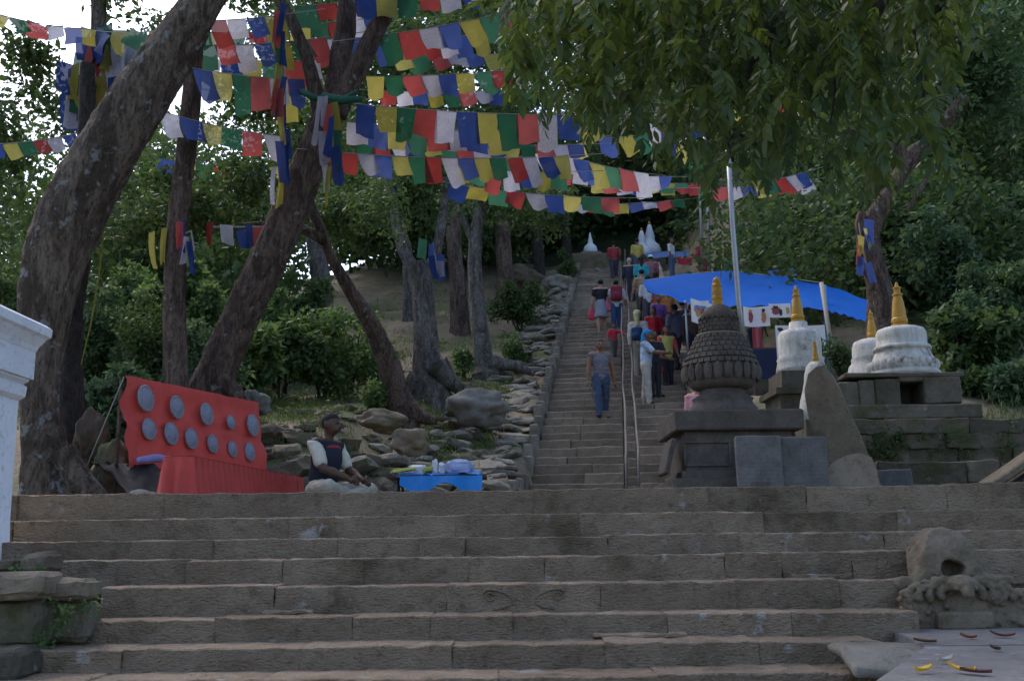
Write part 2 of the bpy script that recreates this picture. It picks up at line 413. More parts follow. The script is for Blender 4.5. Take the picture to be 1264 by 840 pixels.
# ------------------------------------------------------------------ broad front steps, stone by stone
FY = lambda k: 5.0+.35*k
FYS = [835, 795, 759, 720, 686, 662, 635, 604]
FZ = lambda k: W(632, FYS[k], FY(k)).z if k >= 0 else .955+.14*k
steps = put('front_steps', MB().box((.2, 6.4, .5), (7.4, 3.0, .35)).box((.2, 7.0, .9), (7.4, 1.4, .5)).mesh('front_steps_core'), M_STEP, kind='structure', label='broad flight of hewn brown stone steps')
rows = {7: [-60, 25, 205, 418, 655, 870, 990, 1160, 1330], 6: [-60, 22, 76, 357, 560, 712, 935, 1098, 1330],
        5: [-40, 50, 266, 418, 516, 572, 745, 905, 1080, 1330], 4: [-40, 78, 236, 352, 450, 577, 668, 885, 955, 1040, 1330],
        3: [134, 342, 550, 735, 897, 1022, 1116], 2: [82, 274, 437, 531, 628, 815, 962, 1115],
        1: [37, 164, 375, 556, 740, 921, 1068], 0: [0, 120, 330, 610, 800, 1000, 1082], -1: [-20, 210, 470, 700, 930, 1090], -2: [-20, 300, 640, 1000, 1200]}
sd_i = 0
for k, js in rows.items():
    y0, z0 = FY(k), FZ(k)
    for a, b in zip(js[:-1], js[1:]):
        sd_i += 1
        xa, xb = (a-CX)/F*y0*1.0, (b-CX)/F*y0
        L = xb-xa; rr = random.Random(sd_i)
        me = rough_block('step_stone', (L+.003, .5, .20), (max(4, int(L/.05)), 4, 4), .010, .006, sd_i, 9)
        o = put('step_stone', me, M_STEP, steps, loc=((xa+xb)/2, y0+.25+rr.uniform(-.012, .012), z0-.10+rr.uniform(-.006, .006)),
                rot=Matrix.Rotation(rr.uniform(-.006, .006), 3, 'Z').to_quaternion())
        if k == 3 and a == 550:
            mbv = MB(); cz = z0-.08
            for sg in (-1, 1):          # worn scrolls cut into one riser
                cxr = (xa+xb)/2+sg*L*.22
                pts = [Vector((cxr+sg*(.035+.16*t)*math.cos(4.2*t+.4)*(.9), y0-.003, cz+.02+(.035*(1-t)+.05*t)*math.sin(4.2*t+.4)-.03*t)) for t in np.linspace(0, 1, 22)]
                mbv.tube(pts, [.009*(1-.5*i/21) for i in range(22)], 5)
                mbv.tube([Vector((cxr+.022*math.cos(a_), y0-.003, cz+.012+.022*math.sin(a_))) for a_ in np.linspace(0, 6.0, 12)], .006, 5)
            put('carved_scroll', mbv.mesh('carved_scroll'), M_STEP, o, smooth=True, label='worn carved scrolls on one step riser')
# thin packing slivers where the mortar has gone
for (px, py, wpx, k) in ((780, 788, 110, 1), (1000, 712, 70, 3), (360, 756, 60, 2)):
    sd_i += 1; y0 = FY(k)+.30
    put('packing_stone', rough_block('packing_stone', (wpx*M(y0), .08, .022), (9, 1, 1), .012, .006, sd_i, 14), M_STEP, steps, loc=((px-CX)*M(y0), y0, FZ(k)+.012))

# paving to the right at the foot of the spout
pz = 1.112
pave = put('paving', MB().box((3.55, 4.6, .8), (2.6, 2.7, .55)).mesh('paving_core'), M_WALL, kind='structure', label='smooth grey paving beside the steps')
def prism(name, pts, z1, z0):
    n = len(pts); V = [(p[0], p[1], z1) for p in pts]+[(p[0], p[1], z0) for p in pts]
    return mk(name, V, [tuple(range(n)), tuple(range(2*n-1, n-1, -1))]+[(i, i+n, (i+1) % n+n, (i+1) % n) for i in range(n)])
A = WZ(1078, 842, pz); B = WZ(1142, 797, pz); C2 = WZ(1118, 783, pz)
def fixw(pts):          # keep counter-clockwise
    a = sum(pts[i][0]*pts[(i+1) % len(pts)][1]-pts[(i+1) % len(pts)][0]*pts[i][1] for i in range(len(pts)))
    return pts if a > 0 else pts[::-1]
j1 = WZ(1290, 800, pz)
put('paving_slab', prism('paving_slab', fixw([(A.x, A.y), (A.x-.25, 3.4), (3.1, 3.4), (3.12, B.y-.02), (B.x, B.y)]), pz, pz-.1), M_PAVE, pave)
put('paving_slab', prism('paving_slab', fixw([(B.x, B.y+.006), (C2.x-.02, C2.y), (C2.x, 5.95), (3.12, 5.95), (3.12, B.y-.012)]), pz+.003, pz-.1), M_PAVE, pave)
put('paving_slab', prism('paving_slab', fixw([(3.13, 3.4), (4.8, 3.4), (4.8, 5.95), (3.13, 5.95)]), pz+.001, pz-.1), M_PAVE, pave)
p0 = WZ(1066, 797, 1.115); p1 = WZ(1141, 797, 1.115)
mm_ = rough_block('mortar_fillet', (p1.x-p0.x+.22, .40, .06), (10, 6, 2), .014, .02, 77, 8)
for v in mm_.vertices: v.co.z -= .35*max(0, -v.co.y)*1.0+.08*max(0, v.co.x)
put('mortar_fillet', mm_, M_GREY, pave, smooth=True, label='pale mortar smeared at the end of a step', loc=((p0.x+p1.x)/2+.02, p0.y+.07, 1.082))

# carved stone water spout
def bx(c, h, r): return ('b', np.array(c, float), np.array(h, float), r)
_old_eval = sdf_eval
def sdf_eval(P, prims, k):
    D = None
    for p in prims:
        if p[0] == 'b':
            q = np.abs(P-p[1])-p[2]+p[3]; d = np.linalg.norm(np.maximum(q, 0), axis=-1)+np.minimum(q.max(-1), 0)-p[3]
        else: d = _old_eval(P, [p], k)
        if D is None: D = d
        else:
            h = np.clip(.5+.5*(D-d)/k, 0, 1); D = D*(1-h)+d*h-k*h*(1-h)
    return D
spx = W(1172, 720, 5.95)
sp = thing('water_spout', (spx.x, 5.95, pz), 'carved stone water spout with arched hood and dark hole beside the steps', 'water spout')
zt = W(1172, 651, 6.0).z; zm = W(1172, 716, 5.9).z
SXc = spx.x+.035
hood = [cap((SXc, 5.95, zt-.155), (SXc, 6.25, zt-.155), .145), cap((SXc-.03, 5.95, zt-.11), (SXc+.03, 6.25, zt-.11), .105), bx((SXc, 6.12, zt-.25), (.165, .13, .10), .04), cap((SXc-.19, 6.0, zm-.01), (SXc-.12, 6.05, zm+.06), .035, .05), cap((SXc+.19, 6.0, zm-.01), (SXc+.12, 6.05, zm+.06), .035, .05),
        cap((SXc-.27, 6.04, zm-.012), (SXc+.34, 6.04, zm-.012), .035)]
hx, hz = SXc+.005, zm+.06
put('hood', roughen(sdf_mesh('hood', hood, .011, .035, cut=lambda P: np.maximum(5.955+.25*(P[..., 2]-zm)-P[..., 1], -np.maximum(np.sqrt(((P[..., 0]-hx)/1.3)**2+(P[..., 2]-hz)**2)-.052, P[..., 1]-6.1))), .016, 8), M_SLAB, sp, smooth=True)
hr = random.Random(5)
head = [bx((SXc+.07, 5.99, (pz+zm)/2-.03), (.36, .08, (zm-pz)/2-.02), .02), ell((SXc, 5.87, zm-.02), (.085, .07, .05)), cap((SXc, 5.84, zm-.045), (SXc, 5.80, zm-.06), .03, .035)]
for sg in (-1, 1):
    for ring_, (r0, k0) in enumerate(((.10, 9), (.155, 11), (.215, 11), (.27, 9))):     # tiers of curls round the head
        for t in np.linspace(.05, 1, k0):
            a = -.15+t*2.0; xx = sg*r0*math.sin(a)*1.05+sg*.012; zz = zm-.075+r0*.62*math.cos(a)*(.55 if ring_ > 1 else 1)
            if pz+.02 < zz < zm+.01: head.append(ell((SXc+xx, 5.885+.006*ring_, zz), (.021*hr.uniform(.7, 1.2), .022, .018*hr.uniform(.7, 1.2))))
    for q in range(30):
        head.append(ell((SXc+.03+sg*hr.uniform(.05, .36), 5.905+hr.uniform(-.01, .02), pz+hr.uniform(.02, .24)), (hr.uniform(.012, .026), .022, hr.uniform(.012, .024))))
    head.append(cap((SXc+sg*.035, 5.82, zm-.02), (SXc+sg*.075, 5.85, zm-.012), .011, .013))
    head.append(ell((SXc+sg*.05, 5.82, zm-.04), (.014, .014, .012)))
put('carved_head', roughen(sdf_mesh('carved_head', head, .0075, .010), .006, 16), M_SLAB, sp, smooth=True, label='worn carved beast head with curling mane')
put('basin_stone', rough_block('basin_stone', (.30, .06, .10), (5, 2, 2), .005, .015, 3), M_SLAB, sp, loc=(SXc, 5.875, pz+.045))

# left stacked kerb stones and whitewashed gate pillar
wall = thing('stone_kerb', (W(30, 740, 5.4).x, 5.4, .7), 'stacked mossy stones at the foot of the white pillar', 'wall')
put('core', MB().box((-3.3, 6.2, .95), (.9, 1.0, .8)).mesh('kerb_core'), M_WALL, wall)
for q, (x0, y0, x1, y1, d, dp) in enumerate([(-80, 706, 50, 741, 5.3, .3), (50, 713, 110, 742, 5.5, .2), (20, 681, 52, 707, 5.62, .3), (-80, 742, 50, 801, 5.42, .3), (50, 743, 112, 792, 5.6, .2),
                                             (-80, 801, 22, 845, 5.05, .3), (-80, 690, 20, 708, 5.8, .4), (-80, 845, 20, 900, 5.0, .5)]):
    a = W(x0, y1, d); b = W(x1, y0, d)
    put('kerb_stone', rough_block('kerb_stone', (b.x-a.x-.006, dp, b.z-a.z-.004), (6, 3, 3), .014, .03, 40+q, 6), M_WALL if q in (3, 4, 5) else M_ROCK, wall, loc=((a.x+b.x)/2, d+dp/2, (a.z+b.z)/2))
PX0, PY0 = -3.70, 6.42
pz_ = lambda y: W(30, y, 6.85).z
pil = thing('gate_pillar', (PX0, PY0, pz_(682)), 'whitewashed square pillar with moulded cornice and rounded top', 'pillar')
put('shaft', MB().sqlathe([(.44, pz_(690)), (.43, pz_(640)), (.425, pz_(494))], (PX0, PY0, 0)).mesh('pillar_shaft'), M_WHITEW, pil)
put('moulding', MB().sqlathe([(.43, pz_(494)), (.455, pz_(489)), (.46, pz_(477)), (.44, pz_(474)), (.465, pz_(470)), (.47, pz_(466))], (PX0, PY0, 0)).mesh('pillar_moulding'), M_WHITEW, pil)
put('frieze', MB().sqlathe([(.487, pz_(467)), (.487, pz_(432))], (PX0, PY0, 0)).mesh('pillar_frieze'), M_WHITEW, pil)
put('cornice', MB().sqlathe([(.49, pz_(433)), (.50, pz_(427)), (.535, pz_(416)), (.555, pz_(413)), (.558, pz_(403)), (.53, pz_(399))], (PX0, PY0, 0)).mesh('pillar_cornice'), M_WHITEW, pil)
put('rounded_top', MB().sqlathe([(.50, pz_(401)), (.47, pz_(394)), (.40, pz_(388)), (.28, pz_(384)), (.1, pz_(382))], (PX0, PY0, 0)).mesh('pillar_top'), M_WHITEW, pil)

# ------------------------------------------------------------------ the long stairway
stair = put('long_stairway', MB().add([SL(16.6, -1.6, 1.9), SL(16.6, 1.3, 1.9), SL(42, 1.3, 12.4), SL(42, -1.6, 12.4), SL(16.6, -1.6, 1.2), SL(16.6, 1.3, 1.2), SL(42, 1.3, 11.4), SL(42, -1.6, 11.4)],
        [(0, 1, 2, 3), (7, 6, 5, 4), (0, 4, 5, 1), (1, 5, 6, 2), (2, 6, 7, 3), (3, 7, 4, 0)]).mesh('stairway_core'), M_STAIR, kind='structure', label='long worn stone stairway climbing the hill')
stmesh = [rough_block('stair_stone', (1, .6, .205), (6, 2, 2), .014, .014, 100+i, 4) for i in range(9)]
for m_ in stmesh: m_.materials.append(M_STAIR)
stq = Matrix.Rotation(-math.atan2(UX, UY), 3, 'Z').to_quaternion()
rs = random.Random(11)
for i in range(NSTEP):
    s = S0+RUN*i; z = PLAT+RISE*(i+1)
    far = i > 38
    for (l0, l1) in ((-1.65, -.06), (.2, 1.35)):
        js = [l0]
        if not far:
            nb = 2 if l0 < 0 and rs.random() < .7 else (1 if rs.random() < .6 else 2)
            if nb == 2: js.append(l0+(l1-l0)*rs.uniform(.32, .68))
        js.append(l1)
        for a, b in zip(js[:-1], js[1:]):
            put('stair_stone', rs.choice(stmesh), None, stair, loc=SL(s+.30+rs.uniform(-.025, .025), (a+b)/2, z-.103+rs.uniform(-.012, .012)), rot=stq, scale=(b-a-.008, 1, 1))
    put('gutter_stone', rs.choice(stmesh), None, stair, loc=SL(s+.34, .07, z-.16), rot=stq, scale=(.25, 1, 1)) if i < 38 else None
# upright kerb slabs down the stair's left side, and a low parapet on the right
km = [rough_block('kerb_slab', (.17, .44, .75), (2, 3, 3), .02, .02, 130+i, 4) for i in range(7)]
for m_ in km: m_.materials.append(M_GREY)
for i in range(50):
    s = 15.7+.535*i
    z = PLAT+RISE/RUN*max(0, s-S0)
    put('kerb_slab', rs.choice(km), None, stair, loc=SL(s, -1.75+rs.uniform(-.04, .04), z+.02+rs.uniform(-.07, .07)+(.12 if i < 3 else 0)), rot=(stq.to_matrix() @ Matrix.Rotation(rs.uniform(-.05, .05), 3, 'Z') @ Matrix.Rotation(rs.uniform(-.03, .03), 3, 'Y')).to_quaternion())
for i in range(22):
    s = 17.5+1.1*i; z = PLAT+RISE/RUN*(s-S0)
    put('parapet_block', rough_block('parapet_block', (.2, 1.12, .5), (2, 4, 2), .012, .02, 150+i), M_GREY, stair, loc=SL(s, 1.47, z+.17),
        rot=(stq.to_matrix() @ Matrix.Rotation(math.atan(RISE/RUN), 3, 'X')).to_quaternion())
# twin handrails
for which, l in (('on the stair centre', -.02), ('nearer the stalls', .17)):
    lab = 'steel handrail on the side of the walking man' if l < 0 else 'steel handrail on the side of the man in the blue cap'
    hrail = thing('handrail', SL(16.6, l, PLAT), lab, 'handrail', 'stair handrails')
    pts = []
    for i in range(90):
        s = 16.7+.29*i
        wv = .014*math.sin(s*1.1+(0 if l < 0 else .4))+.008*math.sin(s*2.3)
        pts.append(SL(s, l+wv, PLAT+RISE/RUN*(s-S0)+.82+.03*math.sin(s*.9)))
    pts = [SL(16.45, l, PLAT+.02), SL(16.5, l, PLAT+.6)]+pts
    put('rail', MB().tube(pts, .021, 6).mesh('rail'), M_DSTEEL, hrail, smooth=True)
    for i in range(13):
        s = 18.3+1.9*i; b = PLAT+RISE/RUN*(s-S0)
        put('post', MB().tube([SL(s, l, b-.05), SL(s, l, b+.82)], .016, 6).mesh('rail_post'), M_DSTEEL, hrail, smooth=True)

# ------------------------------------------------------------------ loose stones on the slope left of the stair
fm = [rock_mesh('flat_stone', 200+i, 2, .38, .3) for i in range(8)]
for m_ in fm: m_.materials.append(M_GREY)
rm = [rock_mesh('rubble_stone', 220+i, 2, .6, .5) for i in range(10)]
for m_ in rm: m_.materials.append(M_ROCK)
def gz(p): return ground(p.x, p.y)
cnt = 0; placed = []
while cnt < 285:
    s = 13.5+23*rs.random()**1.25; wd = interp(s, [(13.5, 1.9), (18, 1.5), (24, 1.2), (36, .7)])
    l = -1.95-wd*rs.random()**1.3
    p = SL(s, l); q = rs.uniform(.13, .30)*(1.15 if rs.random() < .2 else .9)
    if any((p.x-a)**2+(p.y-b)**2 < (.62*(q+c))**2 for a, b, c in placed): 
        cnt += .25; continue
    placed.append((p.x, p.y, q)); cnt += 1
    put('stone', rs.choice(fm), None, terrain, loc=(p.x, p.y, gz(p)-.03+.03*rs.random()), rot=Matrix.Rotation(rs.uniform(0, 6.3), 3, 'Z').to_quaternion() @ Matrix.Rotation(rs.uniform(-.25, .1)-.2, 3, 'X').to_quaternion(), scale=(q*1.35, q, q*.9))
# terraced rubble below the trees
rub = thing('rubble_terrace', (-2.6, 13.2, PLAT), 'terrace of tumbled brown stones behind the seated man', 'rubble wall')
for row in range(8):
    x = -4.9
    while x < -.3:
        q = rs.uniform(.09, .25)*(1.3 if rs.random() < .15 else 1); x += q*1.45
        yy = 12.1+row*.34+rs.uniform(-.16, .16); 
        put('rubble_stone', rs.choice(rm), None, rub, loc=(x, yy, ground(x, yy)+rs.uniform(-.08, .05)), rot=Matrix.Rotation(rs.uniform(0, 6.3), 3, 'Z').to_quaternion() @ Matrix.Rotation(rs.uniform(-.3, .3), 3, 'X').to_quaternion(), scale=(q*1.15, q, q*rs.uniform(.65, .95)))
for q in range(70):      # scattered on the slope above
    s = rs.uniform(14.5, 25); l = -2.6-rs.random()*3.2; p = SL(s, l); k_ = rs.uniform(.06, .22)
    put('rubble_stone', rs.choice(rm), None, rub, loc=(p.x, p.y, gz(p)-.02), rot=Matrix.Rotation(rs.uniform(0, 6.3), 3, 'Z').to_quaternion(), scale=(k_*1.3, k_, k_*.7))
def boulder(px, py, Y, wpx, hpx, label, seed, m=M_BOULDER, flat=.62, rz=.3):
    c = W(px, py, Y); me = rock_mesh('boulder', seed, 4, flat, .42, ang=False); roughen(me, .05, 4)
    return put('boulder', me, m, label=label, cat='boulder', smooth=True, loc=(c.x, Y, c.z), rot=Matrix.Rotation(rz, 3, 'Z').to_quaternion(), scale=(wpx*M(Y)/2.1, wpx*M(Y)/2.6, hpx*M(Y)/(2*flat)))
boulder(590, 505, 19.2, 78, 44, 'large smooth grey boulder between the tree roots and the stair', 301)
boulder(311, 500, 13.2, 44, 34, 'rounded grey boulder beside the top corner of the red panel', 302)
boulder(470, 520, 14.2, 60, 26, 'flat brown boulder below the curved tree', 303, M_ROCK)
boulder(505, 545, 13.2, 46, 34, 'angular brown boulder above the blue tray', 305, M_ROCK)
for q, (px, py, Y, wp, hp, lab) in enumerate([(690, 352, 37, 40, 26, 'pale block of stone beside the stair below the small white stupa'), (640, 345, 39, 60, 34, 'long dark rock outcrop under the far trees'), (112, 540, 9.6, 40, 70, 'upright brown rock leaning between the big trunk and the black sheet'), (140, 580, 9.4, 46, 66, 'tall brown boulder beside the black plastic sheet'),
        (175, 612, 8.2, 34, 16, 'small white stone lying before the black sheet')]):
    boulder(px, py, Y, wp, hp, lab, 310+q, M_ROCK if q in (1, 2, 3) else M_GREY, .8, .5)

# ------------------------------------------------------------------ terrace walls on the right
def course_wall(name, label, X0, X1, Y, z0, z1, nc, dp, mat, seed, avg=.5, gap=None):
    t = thing(name, ((X0+X1)/2, Y, z0), label, 'wall'); rr = random.Random(seed)
    put('core', MB().box(((X0+X1)/2, Y+dp*.6, (z0+z1)/2-.03), (X1-X0-.1, dp*.7, z1-z0-.08)).mesh('wall_core'), mat, t)
    hs = (z1-z0)/nc
    for c in range(nc):
        x = X0
        while x < X1-.01:
            L = min(rr.uniform(.6, 1.5)*avg, X1-x)
            if X1-x-L < .15: L = X1-x
            put('wall_stone', rough_block('wall_stone', (L+.004, dp, hs+.004), (5, 3, 3), .024, .012, seed*10+c*7+int(x*10)), mat, t, loc=(x+L/2, Y+dp/2+rr.uniform(-.03, .03), z0+hs*(c+.5)))
            x += L
    return t
tz = W(1150, 517, 13.2).z
course_wall('terrace_wall', 'mossy dark terrace wall carrying the white stupas', 3.45, 7.4, 13.15, PLAT-.03, tz, 6, .4, M_WALL, 3, .5)
course_wall('low_wall', 'low dark wall at the foot of the mossy terrace', W(1086, 600, 11.7).x, W(1236, 600, 11.7).x, 11.7, PLAT-.03, W(1150, 569, 11.7).z, 2, .35, M_WALL, 5, .8)
course_wall('step_ledge', 'small stepped ledge beside the leaning slab', W(1076, 600, 10.9).x, W(1128, 600, 10.9).x, 10.9, PLAT-.03, W(1100, 580, 10.9).z, 1, .3, M_TABLET, 6, .5)
# sloping balustrade at the right edge
bal = thing('balustrade', (W(1245, 590, 8.6).x, 8.6, PLAT), 'sloping brown stone balustrade at the far right', 'balustrade')
a = W(1224, 600, 8.5); b = W(1290, 541, 8.9)
mid = (a+b)/2; d_ = (b-a); ang = math.atan2(d_.z, d_.x)
put('coping', rough_block('coping', (d_.length*1.3, .3, .07), (6, 3, 2), .01, .02, 70), M_ROCK, bal, loc=mid+Vector((.1, .1, .02)), rot=Matrix.Rotation(-ang, 3, 'Y').to_quaternion())
put('side_stone', rough_block('side_stone', (d_.length*1.2, .4, .36), (6, 3, 3), .01, .02, 71), M_ROCK, bal, loc=mid+Vector((.22, .12, -.23)), rot=Matrix.Rotation(-ang, 3, 'Y').to_quaternion())
# ------------------------------------------------------------------ foliage
def leaf_arrays(C, n_each, spread, size, up=.35, aspect=.5, rng=RNG, squash=1.0):
    """kite-shaped leaves scattered round the centres C (k,3); spread may be per centre"""
    C = np.asarray(C, float); k = len(C); N = k*n_each
    sp = np.repeat(np.asarray(spread, float)*np.ones(k), n_each)
    d = rng.normal(size=(N, 3)); d /= np.linalg.norm(d, axis=1)[:, None]
    r = rng.random(N)**.45
    off = d*(r*sp)[:, None]; off[:, 2] *= squash
    P = np.repeat(C, n_each, 0)+off
    nrm = rng.normal(size=(N, 3))+d*.5; nrm[:, 2] += up*2; nrm /= np.linalg.norm(nrm, axis=1)[:, None]
    t = rng.normal(size=(N, 3)); t[:, 2] -= .35; t -= nrm*(t*nrm).sum(1)[:, None]; t /= np.linalg.norm(t, axis=1)[:, None]+1e-9
    b = np.cross(nrm, t); L = (size*(.6+.8*rng.random(N)))[:, None]
    wd = L*aspect*.5
    V = np.stack([P, P+t*L*.45+b*wd-nrm*L*.06, P+t*L-nrm*L*.12, P+t*L*.45-b*wd-nrm*L*.06], 1).reshape(-1, 3)
    Q = np.arange(4*N).reshape(N, 4); return V, Q
def leaves(name, C, n_each, spread, size, mat, parent=None, label=None, cat=None, kind=None, group=None, **kw):
    V, Q = leaf_arrays(C, n_each, spread, size, **kw)
    return put(name, mk_np(name, V, Q), mat, parent, label=label, cat=cat, kind=kind, group=group)
def blob_centres(c, r, n, seed, shell=.55):
    """clump centres in an uneven ellipsoid"""
    g = np.random.default_rng(seed); out = []
    while len(out) < n:
        d = g.normal(size=3); d /= np.linalg.norm(d); q = g.uniform(shell, 1)
        q *= 1+.35*noise.noise(Vector(d*1.7)+Vector((seed, 0, 0)))
        out.append((c[0]+d[0]*r[0]*q, c[1]+d[1]*r[1]*q, c[2]+d[2]*r[2]*q))
    return np.array(out)

def trunk_mesh(limbs, name, n=16, rough=.10, seed=0, per=6):
    mb = MB()
    for path, rad in limbs:
        p, r = smooth_path(path, rad, per); mb.tube(p, r, n, rough, seed=seed)
    return mb.mesh(name)
def PW(lst, Y, dY=0):
    """photo trunk line [(x, y, width px)...] at depth Y -> path and radii"""
    n = len(lst); pts = []; rad = []
    for i, e in enumerate(lst):
        yy = Y+(e[3] if len(e) > 3 else dY*i/(n-1)); pts.append(W(e[0], e[1], yy)); rad.append(e[2]*M(yy)/2)
    return pts, rad
def tree(name, label, limbs, bark_m, crown=None, roots=None, seed=0, rough=.13, group=None, n=26):
    base = limbs[0][0][0]; gb = ground(base.x, base.y)-.25
    if base.z > gb+.02: limbs[0] = ([Vector((base.x, base.y, gb))]+limbs[0][0], [limbs[0][1][0]*1.2]+limbs[0][1]); base = limbs[0][0][0]
    t = thing(name, base, label, 'tree', group)
    put('trunk', trunk_mesh(limbs[:1], 'trunk', n, rough, seed, 16), bark_m, t, smooth=True)
    for lb in limbs[1:]: put('limb', trunk_mesh([lb], 'limb', 12, rough, seed+1), bark_m, t, smooth=True)
    for rt in roots or []: put('root', trunk_mesh([rt], 'root', 9, rough*1.4, seed+2), bark_m, t, smooth=True)
    if crown:
        C, n_each, spread, size, mat = crown
        leaves('crown', C, n_each, spread, size, mat, t, kind='stuff')
    return t
def pxblob(px, py, Y, rx, ry, n, seed, depth=None, shell=.2):
    c = W(px, py, Y); return blob_centres(c, (rx*M(Y), depth or rx*M(Y), ry*M(Y)), n, seed, shell)

# big leaning tree, left foreground
l1 = PW([(74, 650, 118), (66, 605, 84), (56, 560, 56), (50, 510, 44), (50, 450, 48), (55, 400, 58), (61, 350, 70), (76, 295, 80), (108, 230, 82), (150, 158, 76), (190, 95, 66), (238, 24, 54), (285, -70, 46), (330, -200, 34)], 9.1, .3)
roots1 = [PW([(75, 560, 44), (105, 600, 34), (140, 630, 22)], 9.0), PW([(60, 570, 44), (40, 610, 36), (22, 640, 22)], 9.0)]
C1 = np.concatenate([pxblob(330, -210, 9.3, 260, 130, 26, 1), pxblob(60, -150, 10.5, 130, 60, 6, 2)])
tree('leaning_tree', 'thick leaning tree with lichen patches beside the white pillar', [l1], M_BARK1, (C1, 260, .5, .12, M_LEAFA), roots1, 1, .12, n=44)
l1b = PW([(88, 580, 44), (87, 520, 36), (86, 450, 31), (88, 380, 30), (98, 320, 27), (104, 220, 24), (108, 80, 18)], 9.9)
tree('dark_trunk_tree', 'dark narrower trunk just behind the thick leaning tree', [l1b], M_BARKD, None, None, 3)
# trunk wrapped in flags, upper left
ltl = PW([(70, 480, 32), (80, 380, 30), (96, 290, 28), (116, 200, 26), (126, 120, 22), (122, 40, 20), (123, -60, 17)], 13.5)
tree('slender_tree', 'slender grey trunk wrapped in a bundle of prayer flags', [ltl], M_BARK1, (np.concatenate([pxblob(35, 60, 13, 55, 30, 7, 5), pxblob(55, 120, 13.8, 50, 40, 6, 15), pxblob(205, 40, 14.5, 40, 30, 3, 16), pxblob(215, 215, 15, 40, 30, 4, 17), pxblob(60, 270, 14, 80, 40, 10, 6), pxblob(15, 170, 13.5, 50, 80, 9, 7), pxblob(110, -40, 13, 120, 24, 5, 8), pxblob(90, 215, 15, 35, 25, 2, 9)]), 90, .34, .12, M_LEAFA), None, 4)
# straight trunk
l2 = PW([(220, 520, 32), (217, 440, 28), (215, 360, 28), (219, 280, 27), (228, 200, 25), (236, 120, 24), (241, 60, 22), (252, -60, 18)], 12.4)
tree('straight_tree', 'straight dark trunk rising behind the red panel', [l2], M_BARK2, (np.concatenate([pxblob(250, 265, 14, 60, 45, 9, 11), pxblob(190, 270, 14.5, 40, 50, 7, 12), pxblob(300, 230, 14.5, 50, 35, 7, 13), pxblob(300, -60, 13, 160, 40, 12, 14)]), 170, .36, .10, M_LEAFA), None, 6)
# forked red-brown tree
l3 = PW([(250, 520, 66), (268, 455, 48), (300, 385, 46), (341, 300, 48), (376, 215, 42), (402, 150, 40), (414, 120, 36)], 13.0)
l3a = PW([(400, 150, 26), (388, 108, 20), (378, 70, 17), (362, 30, 16), (340, -10, 15), (310, -90, 12)], 13.0)
l3b = PW([(412, 130, 32), (420, 70, 28), (428, 20, 26), (434, -60, 22), (430, -160, 18)], 13.0, .3)
l3c = PW([(412, 140, 34), (436, 95, 28), (460, 45, 25), (486, -5, 24), (520, -90, 19)], 13.0, -.2)
C3 = np.concatenate([pxblob(330, -90, 13.5, 160, 50, 14, 21), pxblob(520, -75, 14, 180, 50, 16, 22), pxblob(560, 45, 16.5, 110, 50, 15, 23), pxblob(330, 125, 16.0, 90, 45, 12, 24)])
tree('forked_tree', 'leaning red-brown tree forking into three limbs hung with flags', [l3, l3a, l3b, l3c], M_BARK2, (C3, 190, .40, .11, M_LEAFA), [PW([(272, 470, 30), (300, 498, 20), (318, 510, 10)], 12.9)], 8, .12, n=36)
# curved thin tree
l4 = PW([(494, 515, 44), (489, 490, 34), (480, 450, 28), (460, 405, 23), (434, 362, 18), (411, 322, 14), (399, 292, 13), (380, 240, 12), (372, 170, 10)], 17.6, -1.5)
l4b = PW([(400, 296, 15), (360, 278, 11), (310, 278, 9), (260, 285, 6)], 16.4)
tree('curved_tree', 'slim brown tree curving up towards the forked tree', [l4, l4b], M_BARK2, (np.concatenate([pxblob(440, 262, 18.5, 80, 28, 15, 31), pxblob(330, 262, 18.5, 60, 25, 8, 32)]), 150, .42, .11, M_LEAFA), [PW([(480, 490, 30), (455, 512, 20), (430, 520, 10)], 17.5), PW([(495, 495, 30), (520, 515, 16), (540, 520, 8)], 17.5)], 9)
# pale forked tree
l5 = PW([(532, 492, 56), (529, 470, 42), (526, 430, 32), (524, 390, 28), (521, 350, 28), (514, 325, 26)], 21.0)
l5a = PW([(514, 335, 20), (499, 312, 15), (490, 280, 13), (484, 240, 11), (470, 190, 9)], 21.0)
l5b = PW([(522, 345, 18), (537, 315, 15), (545, 275, 13), (552, 220, 11)], 21.2)
tree('pale_forked_tree', 'pale barked tree forking low with ridged flaring roots', [l5, l5a, l5b], M_BARK3, (np.concatenate([pxblob(500, 235, 21.5, 70, 35, 14, 35), pxblob(560, 215, 22, 60, 30, 10, 36)]), 160, .5, .13, M_LEAFA),
     [PW([(540, 452, 34), (565, 478, 18), (590, 486, 8)], 20.8), PW([(515, 465, 26), (500, 485, 14)], 20.8)], 10)
l6 = PW([(600, 462, 42), (597, 445, 26), (592, 400, 20), (587, 350, 18), (586, 310, 17), (590, 270, 15), (600, 220, 12), (612, 160, 9)], 25)
l6b = PW([(586, 300, 12), (572, 272, 9), (560, 240, 7)], 25)
tree('pale_straight_tree', 'pale straight trunk growing beside the wooden crate', [l6, l6b], M_BARK3, (np.concatenate([pxblob(620, 235, 25, 70, 40, 14, 41), pxblob(680, 270, 27, 60, 30, 9, 42)]), 160, .6, .15, M_LEAFA), [PW([(605, 448, 22), (635, 452, 14), (660, 462, 6)], 24.8)], 11)
